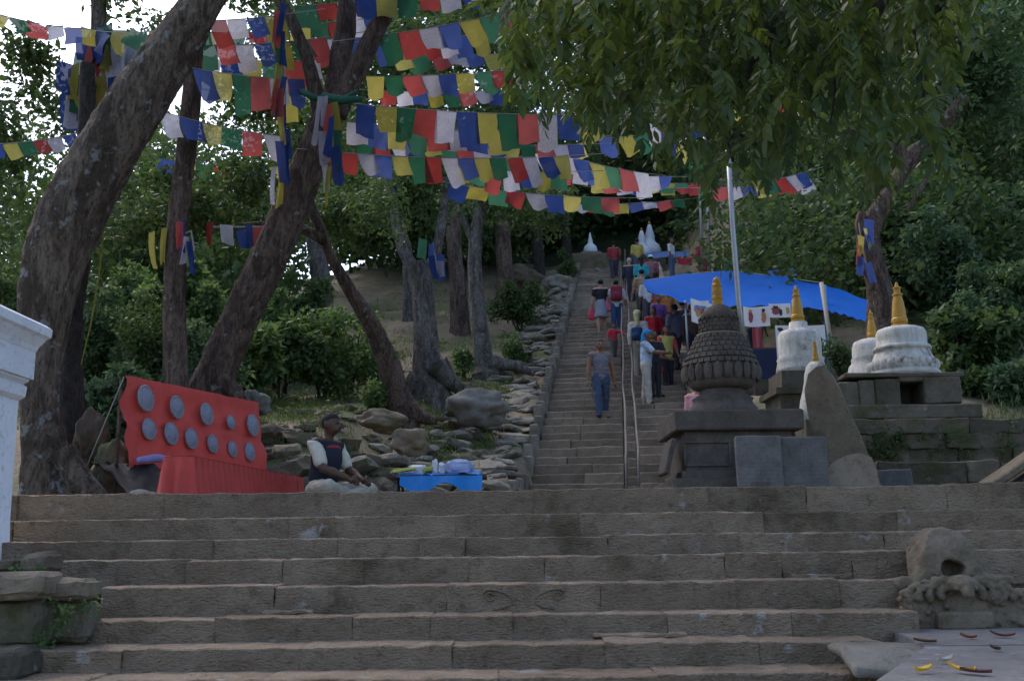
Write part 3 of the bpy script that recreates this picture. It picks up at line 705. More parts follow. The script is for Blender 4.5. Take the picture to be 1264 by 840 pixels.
for q, (pts, Y, m, lab) in enumerate([
    ([(568, 400, 26), (564, 340, 20), (560, 290, 18), (566, 220, 14)], 31, M_BARK2, 'brown trunk between the two pale barked trees'),
    ([(398, 372, 26), (394, 330, 24), (388, 290, 22), (380, 220, 18)], 25, M_BARK3, 'short pale trunk among the bright shrubs behind the curved tree'),
    ([(668, 360, 16), (664, 310, 14), (662, 270, 13), (655, 200, 10)], 41, M_BARKD, 'dark far trunk left of the small white stupa'),
    ([(700, 340, 14), (698, 280, 12), (692, 210, 10)], 47, M_BARKD, 'dark far trunk nearest the small white stupa'),
    ([(945, 345, 26), (938, 310, 22), (935, 270, 20), (940, 200, 16)], 38, M_BARK2, 'reddish brown trunk behind the blue tarpaulin'),
    ([(624, 355, 24), (622, 310, 20), (618, 260, 18)], 36, M_BARK2, 'dark brown trunk right of the pale straight tree'),
    ([(505, 345, 16), (500, 300, 14), (480, 250, 12)], 33, M_BARK3, 'grey leaning trunk far behind the pale forked tree')]):
    lb = PW(pts, Y); tree('hill_tree', lab, [lb], m, (pxblob(pts[-1][0], pts[-1][1]-30, Y, 70, 50, 12, 60+q), 130, 1.0, .2, M_LEAFA), None, 20+q, group='trees up the hillside', n=14)
# tree on the right that carries the near canopy's look
l9 = PW([(1092, 425, 46), (1088, 390, 36), (1084, 350, 30), (1073, 310, 30), (1073, 285, 28), (1090, 250, 22), (1110, 217, 19), (1130, 190, 24), (1150, 172, 20), (1190, 120, 16)], 17.5)
l9b = PW([(1075, 300, 22), (1062, 280, 14), (1064, 262, 10)], 17.4)
l9c = PW([(1112, 212, 12), (1120, 205, 14), (1105, 180, 14), (1080, 178, 10), (1050, 160, 6)], 17.5)
l9d = PW([(1118, 262, 4), (1138, 230, 6), (1147, 215, 6), (1152, 205, 6)], 17.3)
tree('bent_tree', 'bent brown tree behind the stupas with a crook in its trunk', [l9, l9b, l9c, l9d], M_BARK2, (np.concatenate([pxblob(1215, 90, 18, 80, 110, 24, 71), pxblob(1150, 110, 18.5, 60, 60, 10, 72), pxblob(1100, 60, 19, 160, 60, 16, 73)]), 200, .5, .14, M_LEAFC), None, 12)

# near canopy of hanging pinnate leaves, upper right
def pinnate(seed, L=.34, pairs=6, ll=.145, lw=.05):
    rr = random.Random(seed); mb = MB(); dr = rr.uniform(.5, 1.3); curve = []
    for i in range(9):
        t = i/8; curve.append(Vector((L*t*math.cos(dr*t*.9), 0, -L*t*math.sin(dr*t*.9))))
    mb.tube(curve, .0022, 3)
    def leaflet(p, d, nn, s):
        d = d.normalized(); side = d.cross(nn).normalized(); nn = side.cross(d)
        l = ll*s; wd = lw*s*rr.uniform(.85, 1.15); V = [p, p+d*l*.3+side*wd*.5, p+d*l*.65+side*wd*.42-nn*l*.03, p+d*l-nn*l*.10, p+d*l*.65-side*wd*.42-nn*l*.03, p+d*l*.3-side*wd*.5]
        mb.add(V, [(0, 1, 2, 5), (5, 2, 3, 4)])
    for i in range(pairs):
        t = .2+.75*i/(pairs-1); k = min(7, int(t*8)); p = curve[k].lerp(curve[k+1], t*8-k); tg = (curve[k+1]-curve[k]).normalized()
        for sg in (-1, 1):
            d = tg*rr.uniform(.55, .9)+Vector((0, sg*.75, rr.uniform(-.55, -.1)))
            leaflet(p, d, Vector((0, 0, 1))+Vector((rr.uniform(-.4, .4), rr.uniform(-.4, .4), 0)), rr.uniform(.8, 1.1)*(1-.25*abs(t-.5)))
    leaflet(curve[-1], curve[-1]-curve[-2], Vector((.3, .2, 1)), 1)
    me = mb.mesh('pinnate_leaf'); me.materials.append(M_LEAFN); return me
pin = [pinnate(400+i, L=random.Random(i).uniform(.34, .5), pairs=5+i % 3) for i in range(8)]
canopy = [(640, -60), (632, 40), (640, 110), (660, 140), (700, 172), (745, 190), (790, 168), (820, 195), (850, 232), (880, 284), (915, 292), (945, 262), (970, 212), (1010, 205), (1040, 240), (1085, 262), (1110, 235), (1150, 190), (1185, 100), (1200, 20), (1210, -60)]
cx_ = [c[0] for c in canopy]
def canopy_low(x): return float(np.interp(x, cx_[2:], [c[1] for c in canopy[2:]]))
lim = [PW([(1330, -260, 110, 0), (1240, -170, 80, 0), (1150, -90, 60, 0), (1040, -40, 44, 0), (920, -10, 30, 0), (860, 20, 18, 0), (800, 30, 10, 0), (740, 60, 5, 0)], 8.2)]
lim += [PW([(1120, -70, 26), (1080, 20, 16), (1060, 90, 10), (1075, 150, 5)], 8.0), PW([(1000, -30, 22), (940, 60, 12), (900, 140, 8), (905, 200, 4)], 7.8), PW([(880, 10, 14), (850, 90, 8), (890, 160, 5), (945, 180, 3)], 8.4),
        PW([(1180, -110, 24), (1165, -20, 14), (1150, 60, 8), (1140, 120, 4)], 7.6), PW([(840, 20, 12), (780, 70, 8), (720, 90, 4)], 8.8), PW([(850, 90, 7), (870, 130, 6), (960, 200, 3)], 8.2)]
ct = tree('overhanging_tree', 'overhanging tree with drooping pinnate leaves above the stupas', lim, M_BARKD, None, None, 15, .06)
rc = random.Random(21)
for q in range(26):
    x = rc.uniform(660, 1180); y0_ = rc.uniform(-60, 60); Yq = rc.uniform(7.2, 9.6); x2 = x+rc.uniform(-70, 50); y2 = min(canopy_low(x2)-30, y0_+rc.uniform(80, 190))
    pq, rq = smooth_path([W(x, y0_, Yq), W((x+x2)/2+rc.uniform(-20, 20), (y0_+y2)/2-10, Yq-.1), W(x2, y2, Yq-.2)], [.018, .010, .003], 6)
    put('twig', MB().tube(pq, rq, 5).mesh('twig'), M_BARKD, ct)
spots = []
tries = 0
while len(spots) < 1250 and tries < 60000:
    tries += 1
    x = rc.uniform(628, 1205); y = rc.uniform(-90, 300); lo = canopy_low(x)
    if y > lo-44: continue
    dn = noise.noise(Vector((x*.016, y*.016, 4.2)))+.5*noise.noise(Vector((x*.04, y*.04, 9)))
    if dn < -.22+.15*rc.random() and y > 0: continue
    if dn < .06 and y > lo-130 and rc.random() < .6: continue
    if x > 1120 and y > 60 and rc.random() < .45: continue
    if x < 720 and rc.random() < .25: continue
    spots.append((x, y, rc.uniform(6.4, 10.2)))
spots.sort(key=lambda t: t[2])
big = []
for i, (x, y, Y) in enumerate(spots):
    p = W(x, y-12, Y); a = rc.uniform(0, 6.283); q = Matrix.Rotation(a, 3, 'Z') @ Matrix.Rotation(rc.uniform(-.45, .75), 3, 'Y')
    sc_ = rc.uniform(.6, 1.15)
    if i < 290: put('leaf', pin[i % 8], None, ct, loc=p, rot=q.to_quaternion(), scale=(sc_,)*3)
    else: big.append((pin[rc.randrange(8)], Matrix.LocRotScale(p, q.to_quaternion(), Vector((sc_,)*3))))
# the farther sprays of the same crown joined in one piece
cache = {}
VV = []; FF = []; off = 0
for me, mx in big:
    if me.name not in cache:
        cache[me.name] = (np.array([v.co[:] for v in me.vertices]), [tuple(p.vertices) for p in me.polygons])
    v, f = cache[me.name]; A3 = np.array(mx)
    VV.append(v@A3[:3, :3].T+A3[:3, 3]); FF += [tuple(i+off for i in t) for t in f]; off += len(v)
cm = bpy.data.meshes.new('crown'); cm.from_pydata(np.concatenate(VV).tolist(), [], FF); cm.update()
put('crown', cm, M_LEAFN, ct, kind='stuff')
cb = []
for i in range(70):
    x = rc.uniform(640, 1200); y = rc.uniform(-130, canopy_low(x)-120); cb.append(W(x, y, rc.uniform(9.5, 12)))
leaves('upper_foliage', cb, 100, .5, .12, M_LEAFN, ct, kind='stuff')

# ------------------------------------------------------------------ shrubs
def shrub(px, py_base, Y, wpx, hpx, label, m, seed, n=26, each=150, size=.11, group='shrubs on the slopes'):
    size *= random.Random(seed*3).uniform(.75, 1.3)
    b = W(px, py_base, Y); top_ = b.z+hpx*M(Y); g_ = gs_ = ground(b.x, Y); hpx = max(hpx*.6, (top_-g_)/M(Y))
    t = thing('shrub', (b.x, Y, g_), label, 'shrub', group)
    c = (b.x, Y, g_+hpx*M(Y)*.46); r = (wpx*M(Y)/2*.9, wpx*M(Y)/2*.7, hpx*M(Y)/2*.9)
    C = blob_centres(c, r, n, seed, .1)
    mb = MB(); rr = random.Random(seed)
    for q in range(6):
        e = C[q]; mb.tube([(b.x+rr.uniform(-.1, .1), Y+rr.uniform(-.1, .1), gs_-.15), ((b.x+e[0])/2, (Y+e[1])/2, g_+(e[2]-g_)*.5), tuple(e)], [.025, .018, .008], 5)
    put('stem', mb.mesh('stem'), M_BARKD, t)
    leaves('foliage', C, each, max(.22, wpx*M(Y)*.13), size, m, t, kind='stuff')
    return t
SH = [(1205, 505, 16.4, 90, 40, 'low weedy shrub on the terrace right of the pedestal', M_LEAFA), (1255, 500, 16.0, 70, 50, 'low dark shrub at the right edge of the terrace', M_LEAFC),
      (400, 478, 19.4, 150, 110, 'low dense green thicket right of the forked trunk', M_LEAFB), (300, 500, 17.5, 110, 120, 'leafy shrub directly behind the forked trunk', M_LEAFB),
      (360, 400, 23.5, 130, 90, 'light green shrub above the thicket', M_LEAFB), (230, 420, 18.5, 120, 130, 'tall shrub seen past the straight trunk', M_LEAFB), (160, 400, 19, 120, 130, 'leafy shrub between the two left trunks, higher up', M_LEAFB), (60, 380, 24, 150, 130, 'grey green shrub far left behind the trunk', M_LEAFB), (270, 350, 25, 150, 90, 'pale shrub far up between the trunks', M_LEAFB),
      (350, 492, 19, 130, 130, 'bright green shrub behind the forked tree', M_LEAFB), (430, 488, 20.5, 120, 120, 'lush green shrub left of the curved tree', M_LEAFB), (320, 420, 22.5, 120, 80, 'pale green shrub higher behind the forked trunk', M_LEAFB),
      (150, 560, 12.6, 110, 150, 'dark leafy shrub between the big trunk and the red panel', M_LEAFC), (190, 470, 15, 110, 120, 'mid green shrub behind the straight trunk', M_LEAFA), (120, 430, 15.5, 90, 110, 'dark green shrub touching the thick leaning trunk', M_LEAFC),
      (250, 500, 14.6, 100, 110, 'deep green shrub behind the top edge of the red panel', M_LEAFC), (270, 400, 20, 120, 100, 'light green shrub between the straight and forked trunks', M_LEAFB),
      (572, 445, 24.5, 26, 34, 'small round shrub left of the pale straight tree', M_LEAFB), (634, 432, 26, 30, 24, 'small leafy shrub behind the wooden crate', M_LEAFB), (640, 372, 30, 90, 46, 'low scrubby shrub on the slope above the crate', M_LEAFA), (700, 330, 38, 34, 36, 'tuft of fan-shaped green leaves by the upper stair', M_LEAFB),
      (1230, 480, 17.5, 150, 130, 'dark rounded shrub behind the terrace at the right edge', M_LEAFA), (1180, 440, 19, 110, 110, 'shadowy shrub behind the tallest white stupa', M_LEAFC), (1245, 400, 21, 130, 120, 'bluish green shrub high above the terrace', M_LEAFC), (1170, 350, 23, 140, 110, 'broad leafy shrub right of the bent tree', M_LEAFC),
      (1110, 330, 25, 90, 100, 'grey green shrub behind the bent tree', M_LEAFC), (1015, 320, 30, 110, 100, 'pale green shrub behind the blue tarpaulin', M_LEAFC), (1250, 300, 26, 120, 120, 'tall dark shrub at the right edge of the bank', M_LEAFA), (60, 470, 17, 110, 120, 'dim shrub left of the thick trunk', M_LEAFA), (20, 420, 20, 120, 150, 'dusky shrub behind the pillar cornice', M_LEAFA),
      (465, 482, 17.2, 26, 22, 'tiny green shrub at the foot of the curved tree', M_LEAFB), (1040, 460, 16.6, 44, 60, 'small dark shrub between the white stupas and the bamboo pole', M_LEAFA)]
for q, a in enumerate(SH):
    small = a[3] < 60
    shrub(*a, 500+q, 10 if small else 34, 120 if small else 190, .085 if small else (.10 if a[2] < 16 else .13))

# ------------------------------------------------------------------ woods up the hill, read as one mass
wc = []; rw = random.Random(31)
def wood(n, pxr, pyr, Yr):
    for i in range(n):
        Y = rw.uniform(*Yr); x = rw.uniform(*pxr); y = rw.uniform(*pyr)
        if 650 < x < 930 and Y < 53 and (y > 215 or Y < 50): continue
        wc.append(W(x, y, Y))
wood(150, (340, 760), (-60, 290), (36, 58)); wood(170, (700, 1300), (-60, 300), (42, 66)); wood(90, (1040, 1330), (-40, 360), (27, 40)); wood(60, (860, 1120), (180, 330), (34, 46))
wood(60, (-60, 340), (265, 400), (34, 60)); wood(7, (-60, 110), (150, 300), (24, 34)); wood(30, (120, 340), (190, 330), (24, 34)); wood(70, (420, 720), (200, 300), (42, 58))
wood(60, (560, 900), (-80, 60), (30, 44)); wood(70, (930, 1300), (260, 420), (24, 34)); wood(50, (640, 860), (150, 290), (54, 60))
for i in range(26): wc.append(W(rw.uniform(852, 950), rw.uniform(190, 325), rw.uniform(47, 53)))
wn = [c for c in wc if c.y < 43]; wf = [c for c in wc if c.y >= 43]
V1, Q1_ = leaf_arrays(wn, 680, [1.3+.9*rw.random() for _ in wn], .20, aspect=.62); V2, Q2_ = leaf_arrays(wf, 290, [1.6+.9*rw.random() for _ in wf], .38, aspect=.64)
put('woodland', mk_np('woodland', np.concatenate([V1, V2]), np.concatenate([Q1_, Q2_+len(V1)])), M_LEAFA, label='dark mass of woodland covering the upper hill', cat='woodland', kind='stuff')

# ------------------------------------------------------------------ grass and ground cover
gp = []
rg = random.Random(41)
def gpatch(n, sr, lr):
    for i in range(n):
        p = SL(rg.uniform(*sr), rg.uniform(*lr)); gp.append((p.x, p.y, ground(p.x, p.y)))
for (sr, lr, n) in (((17, 26), (-4.6, -2.4), 900), ((13.5, 19), (-6.5, -2.4), 500), ((26, 40), (-9, -2.2), 900), ((14, 30), (-14, -5), 900), ((13.6, 19), (2.8, 9), 1900), ((17, 34), (4, 14), 900), ((9.5, 13), (-5, -1), 160)): gpatch(n, sr, lr)
gp = [g for g in gp if noise.noise(Vector((g[0]*.7, g[1]*.7, 2))) > -.12]
G = np.repeat(np.array(gp), 9, 0); NG = len(G)
G[:, :2] += RNG.normal(size=(NG, 2))*.09
a_ = RNG.random(NG)*6.283; hh = .07+.12*RNG.random(NG); ln = RNG.normal(size=(NG, 2))*.05
dx = np.stack([np.cos(a_), np.sin(a_), 0*a_], 1)*.011
tip = np.stack([ln[:, 0], ln[:, 1], hh], 1); G[:, 2] -= .03
V = np.stack([G-dx, G+dx, G+tip], 1).reshape(-1, 3)
put('grass', mk_np('grass', V, np.arange(3*NG).reshape(NG, 3)), M_GRASS, label='short grass tufts on the slope', cat='grass', kind='stuff')
ug = []
for i in range(420):
    p = SL(rg.uniform(14.5, 30), rg.uniform(-9, -2.7) if rg.random() < .75 else rg.uniform(3.6, 9)); 
    if noise.noise(Vector((p.x*.6, p.y*.6, 7))) > .05: ug.append((p.x, p.y, ground(p.x, p.y)+.06))
leaves('undergrowth', ug, 26, .22, .075, M_GRASS, label='low soft undergrowth scattered over the slope', cat='undergrowth', kind='stuff')
# creeping weed on the kerb stones
cr = thing('creeper', W(70, 800, 5.4), 'small leafy weed trailing down the mossy kerb stones', 'weed')
cp = [W(66+10*math.sin(t*5)+rg.uniform(-10, 12), 742+t*62, 5.40-.02*rg.random()) for t in np.linspace(0, 1, 26)]+[W(rg.uniform(84, 128), rg.uniform(738, 752), 5.5) for _ in range(8)]+[W(rg.uniform(20, 60), rg.uniform(694, 704), 5.62) for _ in range(6)]
leaves('foliage', cp, 7, .035, .032, M_LEAFB, cr, kind='stuff')
wv_ = thing('wall_weeds', W(1095, 560, 13.1), 'dark weeds and moss growing on the terrace wall', 'weed')
leaves('foliage', [W(rg.uniform(1078, 1118), rg.uniform(532, 566), 13.12) for _ in range(26)]+[W(rg.uniform(1040, 1260), rg.uniform(520, 566), 13.13) for _ in range(22)], 22, .08, .045, M_LEAFA, wv_, kind='stuff')
# fallen leaves on the paving
fl = [(1142, 793, 'brown curled', (.12, .06, .03)), (1196, 788, 'reddish brown', (.22, .07, .03)), (1238, 786, 'dull red', (.20, .07, .06)), (1229, 802, 'dark twisted', (.06, .045, .035)), (1140, 829, 'small yellow', (.62, .40, .05)), (1187, 829, 'larger yellow', (.60, .36, .06)), (1205, 831, 'purplish brown', (.12, .06, .06)), (1168, 817, 'pale thin', (.36, .33, .26))]
for q, (x, y, lab, c) in enumerate(fl):
    p = WZ(x, y, pz+.006); rr = random.Random(q); s = rr.uniform(.035, .06); V = []; n = 7
    for i in range(n):
        t = i/(n-1); wv = math.sin(math.pi*min(1, t*.9+.08))*s*.33
        for k in (-1, 0, 1): V.append((s*(t-.5)*2, k*wv*1.5,    .004+.02*(t-.4)**2*(1+q % 3)+.012*abs(k)))
    Fc = [(i*3+k, i*3+k+1, i*3+k+4, i*3+k+3) for i in range(n-1) for k in (0, 1)]
    put('fallen_leaf', mk('fallen_leaf', V, Fc), plain('fallen_leaf_%d' % q, c, .7, trans=.1), label='%s fallen leaf on the grey paving' % lab, cat='leaf', group='fallen leaves on the paving', loc=p, rot=Matrix.Rotation(rr.uniform(0, 3.1), 3, 'Z').to_quaternion())
# ------------------------------------------------------------------ stupas
def stupa_z(px, Y): return lambda y: W(px, y, Y).z
def spire_prof(zf, lst): return [(max(.004, r), zf(y)) for r, y in lst]
# dark carved chaitya in front of the stair
SX, SY = 901, 10.4
c = W(SX, 600, SY); zf = stupa_z(SX, SY); m = M(SY)*1.02
ds = thing('carved_stupa', (c.x, SY, PLAT), 'dark carved stone stupa with lotus petals and a golden tip', 'stupa')
hb = 67*m
put('plinth', MB().sqlathe([(hb*1.22, PLAT-.03), (hb*1.22, zf(594)), (hb*1.16, zf(593)), (hb*1.02, zf(592)), (hb*1.02, zf(584)), (hb*.98, zf(583))], (c.x+.03, SY+.15, 0)).mesh('plinth'), M_DARK, ds)
pdo = put('pedestal', MB().sqlathe([(hb*.93, zf(586)), (hb*.93, zf(536))], (c.x+.03, SY+.15, 0)).mesh('pedestal'), M_DARK, ds)
fy = SY+.15-hb*.93
for (x0, x1, y0, y1) in ((846, 900, 545, 574),):
    q = W(x0, y1, fy); r_ = W(x1, y0, fy); wd = r_.x-q.x; hh_ = r_.z-q.z; mbp = MB()
    for (cx0, cz0, sx_, sz_) in ((0, hh_/2, wd, .018), (0, -hh_/2, wd, .018), (-wd/2, 0, .018, hh_), (wd/2, 0, .018, hh_)): mbp.box(((q.x+r_.x)/2+cx0, fy-.008, (q.z+r_.z)/2+cz0), (sx_, .03, sz_))
    put('panel_frame', mbp.mesh('panel_frame'), M_DARK, pdo)
put('cap_slab', rough_block('cap_slab', (hb*2.24, hb*2.24, zf(512)-zf(536)), (6, 6, 2), .005, .015, 80), M_DARK, ds, loc=(c.x+.03, SY+.15, (zf(512)+zf(536))/2))
ctr = (c.x, SY+.15, 0)
put('ring_base', MB().lathe([(42*m, zf(513)), (44*m, zf(508)), (42*m, zf(502)), (38*m, zf(498)), (36*m, zf(493)), (38*m, zf(490)), (33*m, zf(487)), (28*m, zf(484)), (28*m, zf(478))], ctr, 36).mesh('ring_base'), M_DARK, ds, smooth=True)
bell = [(29*m, zf(479)), (37*m, zf(476)), (41*m, zf(471)), (42.5*m, zf(464)), (43*m, zf(456)), (43.5*m, zf(449)), (41*m, zf(437)), (36.5*m, zf(427)), (32*m, zf(417)), (27*m, zf(411))]
bell_o = put('bell', MB().lathe(bell, ctr, 48).mesh('bell'), M_DARK, ds, smooth=True)
def petal_mesh(wd, ht, dp):
    V = []; n = 7
    for j in range(n):
        t = j/(n-1); ww = wd*.5*(math.sin(math.pi*min(1, .12+.80*t))**.55 if t < .99 else .35)
        for i in range(5):
            u = (i-2)/2; V.append((ww*u, -dp*(1-u*u*.8)*math.sin(math.pi*(.1+.8*t))**.6, ht*(t-.5)))
    return mk('petal', V, [(j*5+i, j*5+i+1, (j+1)*5+i+1, (j+1)*5+i) for j in range(n-1) for i in range(4)])
pm = petal_mesh(11.4*m, 20*m, 5.0*m); pm.materials.append(M_DARK)
n_p = 23
for i in range(n_p):
    a = 2*math.pi*i/n_p; rr = 44.5*m
    put('lotus_petal', pm, None, bell_o, smooth=True, loc=(ctr[0]+rr*math.sin(a), ctr[1]-rr*math.cos(a), zf(459)), rot=Matrix.Rotation(a, 3, 'Z').to_quaternion())
sm = MB()
for row, (y, r_) in enumerate(((447, 44.5), (440, 41.8), (433, 38.8), (426.5, 35.6), (420, 32.5), (414.5, 29.6))):
    n_ = 34-row*2
    for i in range(n_):
        a = 2*math.pi*(i+.5*(row % 2))/n_; rot = Matrix.Rotation(a, 3, 'Z') @ Matrix.Rotation(-.42, 3, 'X')
        sm.box((ctr[0]+r_*m*math.sin(a), ctr[1]-r_*m*math.cos(a), zf(y)), (2*math.pi*r_*m/n_*.86, 3.4*m, 5.2*m), rot)
put('scale_rows', sm.mesh('scale_rows'), M_DARK, bell_o, kind='stuff')
put('collar', MB().lathe([(27*m, zf(413)), (28.5*m, zf(411.5)), (28.5*m, zf(409.5)), (26*m, zf(409))], ctr, 36).mesh('collar'), M_GREY, ds, smooth=True)
up = [(24*m, zf(410)), (23.5*m, zf(404)), (24.5*m, zf(398)), (23*m, zf(392)), (23.5*m, zf(388)), (20*m, zf(382)), (14*m, zf(376)), (8*m, zf(373))]
put('drum', MB().lathe(up, ctr, 40, .05).mesh('drum'), M_DARK, ds, smooth=True)
sm = MB()
for row in range(4):
    for i in range(20):
        a = 2*math.pi*(i+.5*(row % 2))/20; r_ = 23.6; rot = Matrix.Rotation(a, 3, 'Z')
        sm.box((ctr[0]+r_*m*math.sin(a), ctr[1]-r_*m*math.cos(a), zf(405.5-row*5)), (5.4*m, 3*m, 3.2*m), rot)
put('drum_carving', sm.mesh('drum_carving'), M_DARK, ds, kind='stuff')
gold = lambda ys, k: [(r_*k, y) for r_, y in ys]
put('golden_tip', MB().lathe(spire_prof(zf, [(7*m, 375), (6.5*m, 366), (7.2*m, 365), (7.2*m, 362), (6*m, 361), (6.6*m, 356), (6*m, 350), (6.4*m, 348.5), (6*m, 347), (4.6*m, 345), (4.8*m, 341), (2.5*m, 338), (.8*m, 337)]), ctr, 28).mesh('golden_tip'), M_GOLD, ds)

GOLDP = [(9, 0), (11.8, .6), (11.8, 3.6), (10, 4.4), (11.6, 6.5), (11.6, 10), (10.2, 11.5), (9.6, 20), (8, 30), (6.2, 37.5), (5.8, 38.5), (7.2, 39.2), (7.2, 41.4), (4.8, 42.2), (4.8, 47), (5.8, 47.8), (5.8, 49.4), (3, 50.2), (1.8, 54.5), (.4, 56)]
def white_stupa(px, Y, ytip, ygold, dome, label, gw=.86, mat=M_WEATHW, base=None, name='white_stupa'):
    """dome: [(half width px, photo y)...] from the bottom up"""
    zf = stupa_z(px, Y); c = W(px, ygold, Y); m = M(Y)
    t = thing(name, (c.x, Y, zf(dome[0][1])), label, 'stupa', 'small white stupas')
    put('dome', MB().lathe([(r_*m, zf(y)) for r_, y in dome], (c.x, Y, 0), 40, .02).mesh('dome'), mat, t, smooth=True)
    k = (ygold-ytip)/56
    put('golden_spire', MB().lathe([(max(.003, r_*m*k*gw), zf(ygold-h*k)) for r_, h in GOLDP], (c.x, Y, 0), 28).mesh('golden_spire'), M_GOLD, t)
    if base:
        put('base', MB().sqlathe([(r_*m, zf(y)) for r_, y in base], (c.x, Y, 0)).mesh('stupa_base'), M_WALL, t)
    return t
big = [(44, 466), (43, 461), (40, 458), (41.5, 455), (38, 452), (39, 448), (36.5, 444), (34, 438), (32, 434), (34.5, 433), (35, 430), (33, 428), (30, 427), (30.5, 418), (30, 411), (27.5, 407), (22, 405), (10, 404)]
white_stupa(1111, 14.2, 348, 404, big, 'largest weathered white stupa with tall golden spire by the bent tree')
white_stupa(1077, 15.4, 382, 419, [(38, 476), (36, 468), (33, 462), (31, 452), (27, 447), (28, 444), (26, 440), (25.5, 428), (23, 422), (15, 419)], 'smaller weathered stupa tucked behind the largest white one', .82)
white_stupa(985, 14.6, 352, 398, [(31, 462), (30, 455), (28, 447), (29, 444), (26, 440), (26.5, 425), (26, 414), (22, 409), (12, 406), (11, 398)], 'weathered white stupa in front of the hanging white sheet', .88, base=[(38, 520), (38, 492), (44, 491), (44, 484), (34, 483), (33, 462)])
white_stupa(1007, 11.9, 419, 447, [(26, 520), (24, 506), (22, 494), (18, 480), (16, 470), (15, 462), (12, 452), (8, 447)], 'smallest pale stupa half hidden by the leaning slab', .72, base=[(30, 604), (30, 545), (25, 543), (24, 520)])
bs_ = [o for o in bpy.data.objects if o.get('label', '').startswith('largest weathered')][0]; wp = petal_mesh(9.5*M(14.2), 11*M(14.2), 3*M(14.2)); wp.materials.append(M_WEATHW)
for i in range(26):
    a = 2*math.pi*i/26; rr = 40*M(14.2); put('moulded_petal', wp, None, [o for o in bs_.children if o.name.startswith('dome')][0], smooth=True, loc=(bs_.location.x+rr*math.sin(a), 14.2-rr*math.cos(a), W(1111, 452, 14.2).z), rot=Matrix.Rotation(a, 3, 'Z').to_quaternion())
# pedestal with a niche under the two right stupas
pd = thing('stupa_pedestal', (W(1118, 500, 13.7).x, 13.7, tz), 'stone pedestal with a square dark niche below the largest stupa', 'pedestal')
bx0, bz0 = (lambda x: W(x, 480, 13.6).x), (lambda y: W(1118, y, 13.6).z)
for q, (x0, x1, y0, y1, dp) in enumerate([(1036, 1060, 470, 503, .9), (1060, 1080, 468, 502, 1.0), (1080, 1112, 467, 501, 1.0), (1141, 1188, 464, 498, 1.0), (1110, 1142, 464, 471, .9), (1030, 1205, 500, 518, 1.2), (1044, 1192, 459, 465, 1.3)]):
    dy = -.15 if q == 5 else 0
    put('pedestal_stone', rough_block('pedestal_stone', (bx0(x1)-bx0(x0)-.006, dp, bz0(y0)-bz0(y1)-.004), (5, 3, 3), .01, .016, 700+q), M_WALL, pd, loc=((bx0(x0)+bx0(x1))/2, 13.6+dy+dp/2, (bz0(y0)+bz0(y1))/2))
put('niche_back', MB().box(((bx0(1110)+bx0(1142))/2, 14.25, (bz0(470)+bz0(501))/2), (bx0(1142)-bx0(1110), .3, .36)).mesh('niche_back'), M_DARK, pd)
# far white stupas at the head of the stair
fs = thing('far_stupa', W(729, 335, 45), 'small white stupa on a brown block left of the stair head', 'stupa', 'stupas at the stair head')
zf = stupa_z(729, 45); m = M(45); cf = W(729, 315, 45)
put('block', rough_block('far_block', (50*m, 1.7, (zf(316)-zf(345))), (4, 4, 3), .03, .05, 81, 2), M_ROCK, fs, loc=(cf.x+.0, 45.3, (zf(316)+zf(345))/2))
put('step_top', MB().sqlathe([(14*m, zf(317)), (12*m, zf(313))], (cf.x, 45, 0)).mesh('step_top'), M_GREY, fs)
put('dome', MB().lathe([(9.5*m, zf(314)), (9*m, zf(309)), (7.5*m, zf(304)), (4*m, zf(301)), (3*m, zf(300)), (3.2*m, zf(297)), (1.8*m, zf(293)), (.6*m, zf(287))], (cf.x, 45, 0), 18).mesh('dome'), M_WHITEW, fs, smooth=True)
for (px, yb, yt, Y, k, lab) in ((793, 318, 281, 47, 1.0, 'front one of the two white stupas at the stair head'), (803, 316, 273, 48.5, 1.15, 'taller gold-tipped white stupa behind its twin at the stair head')):
    zf = stupa_z(px, Y); m = M(Y)*k*1.2; cf = W(px, yb, Y); h = yb-yt
    fs = thing('far_stupa', cf, lab, 'stupa', 'stupas at the stair head')
    put('base', MB().sqlathe([(12*m, zf(yb+30)), (12*m, zf(yb)), (10*m, zf(yb-1))], (cf.x, Y, 0)).mesh('base'), M_ROCK, fs)
    put('dome', MB().lathe([(10.5*m, zf(yb)), (10*m, zf(yb-.16*h)), (8.5*m, zf(yb-.3*h)), (5*m, zf(yb-.4*h)), (4.4*m, zf(yb-.5*h)), (4.8*m, zf(yb-.55*h)), (2.6*m, zf(yb-.8*h)), (1.2*m, zf(yb-.92*h))], (cf.x, Y, 0), 18).mesh('dome'), M_WHITEW, fs, smooth=True)
    put('tip', MB().lathe([(1.6*m, zf(yb-.9*h)), (1.2*m, zf(yb-.96*h)), (.3*m, zf(yt))], (cf.x, Y, 0), 10).mesh('tip'), M_GOLD, fs, smooth=True)
# low sloping parapets at the stair head
for (x0, y0, x1, y1, Y, lab) in ((735, 332, 752, 342, 41, 'pale coping stones beside the stair head on the shaded side'), (800, 344, 818, 332, 41, 'pale sloping coping rail by the twin white stupas')):
    cpg = thing('coping', W(x0, y0, Y), lab, 'coping')
    put('stone', MB().tube([W(x0, y0, Y), W((x0+x1)/2, (y0+y1)/2, Y)], [.09, .09], 6, .1).mesh('coping_stone'), M_GREY, cpg)
    put('stone', MB().tube([W((x0+x1)/2+.2, (y0+y1)/2, Y), W(x1, y1, Y)], [.09, .09], 6, .1).mesh('coping_stone'), M_GREY, cpg)

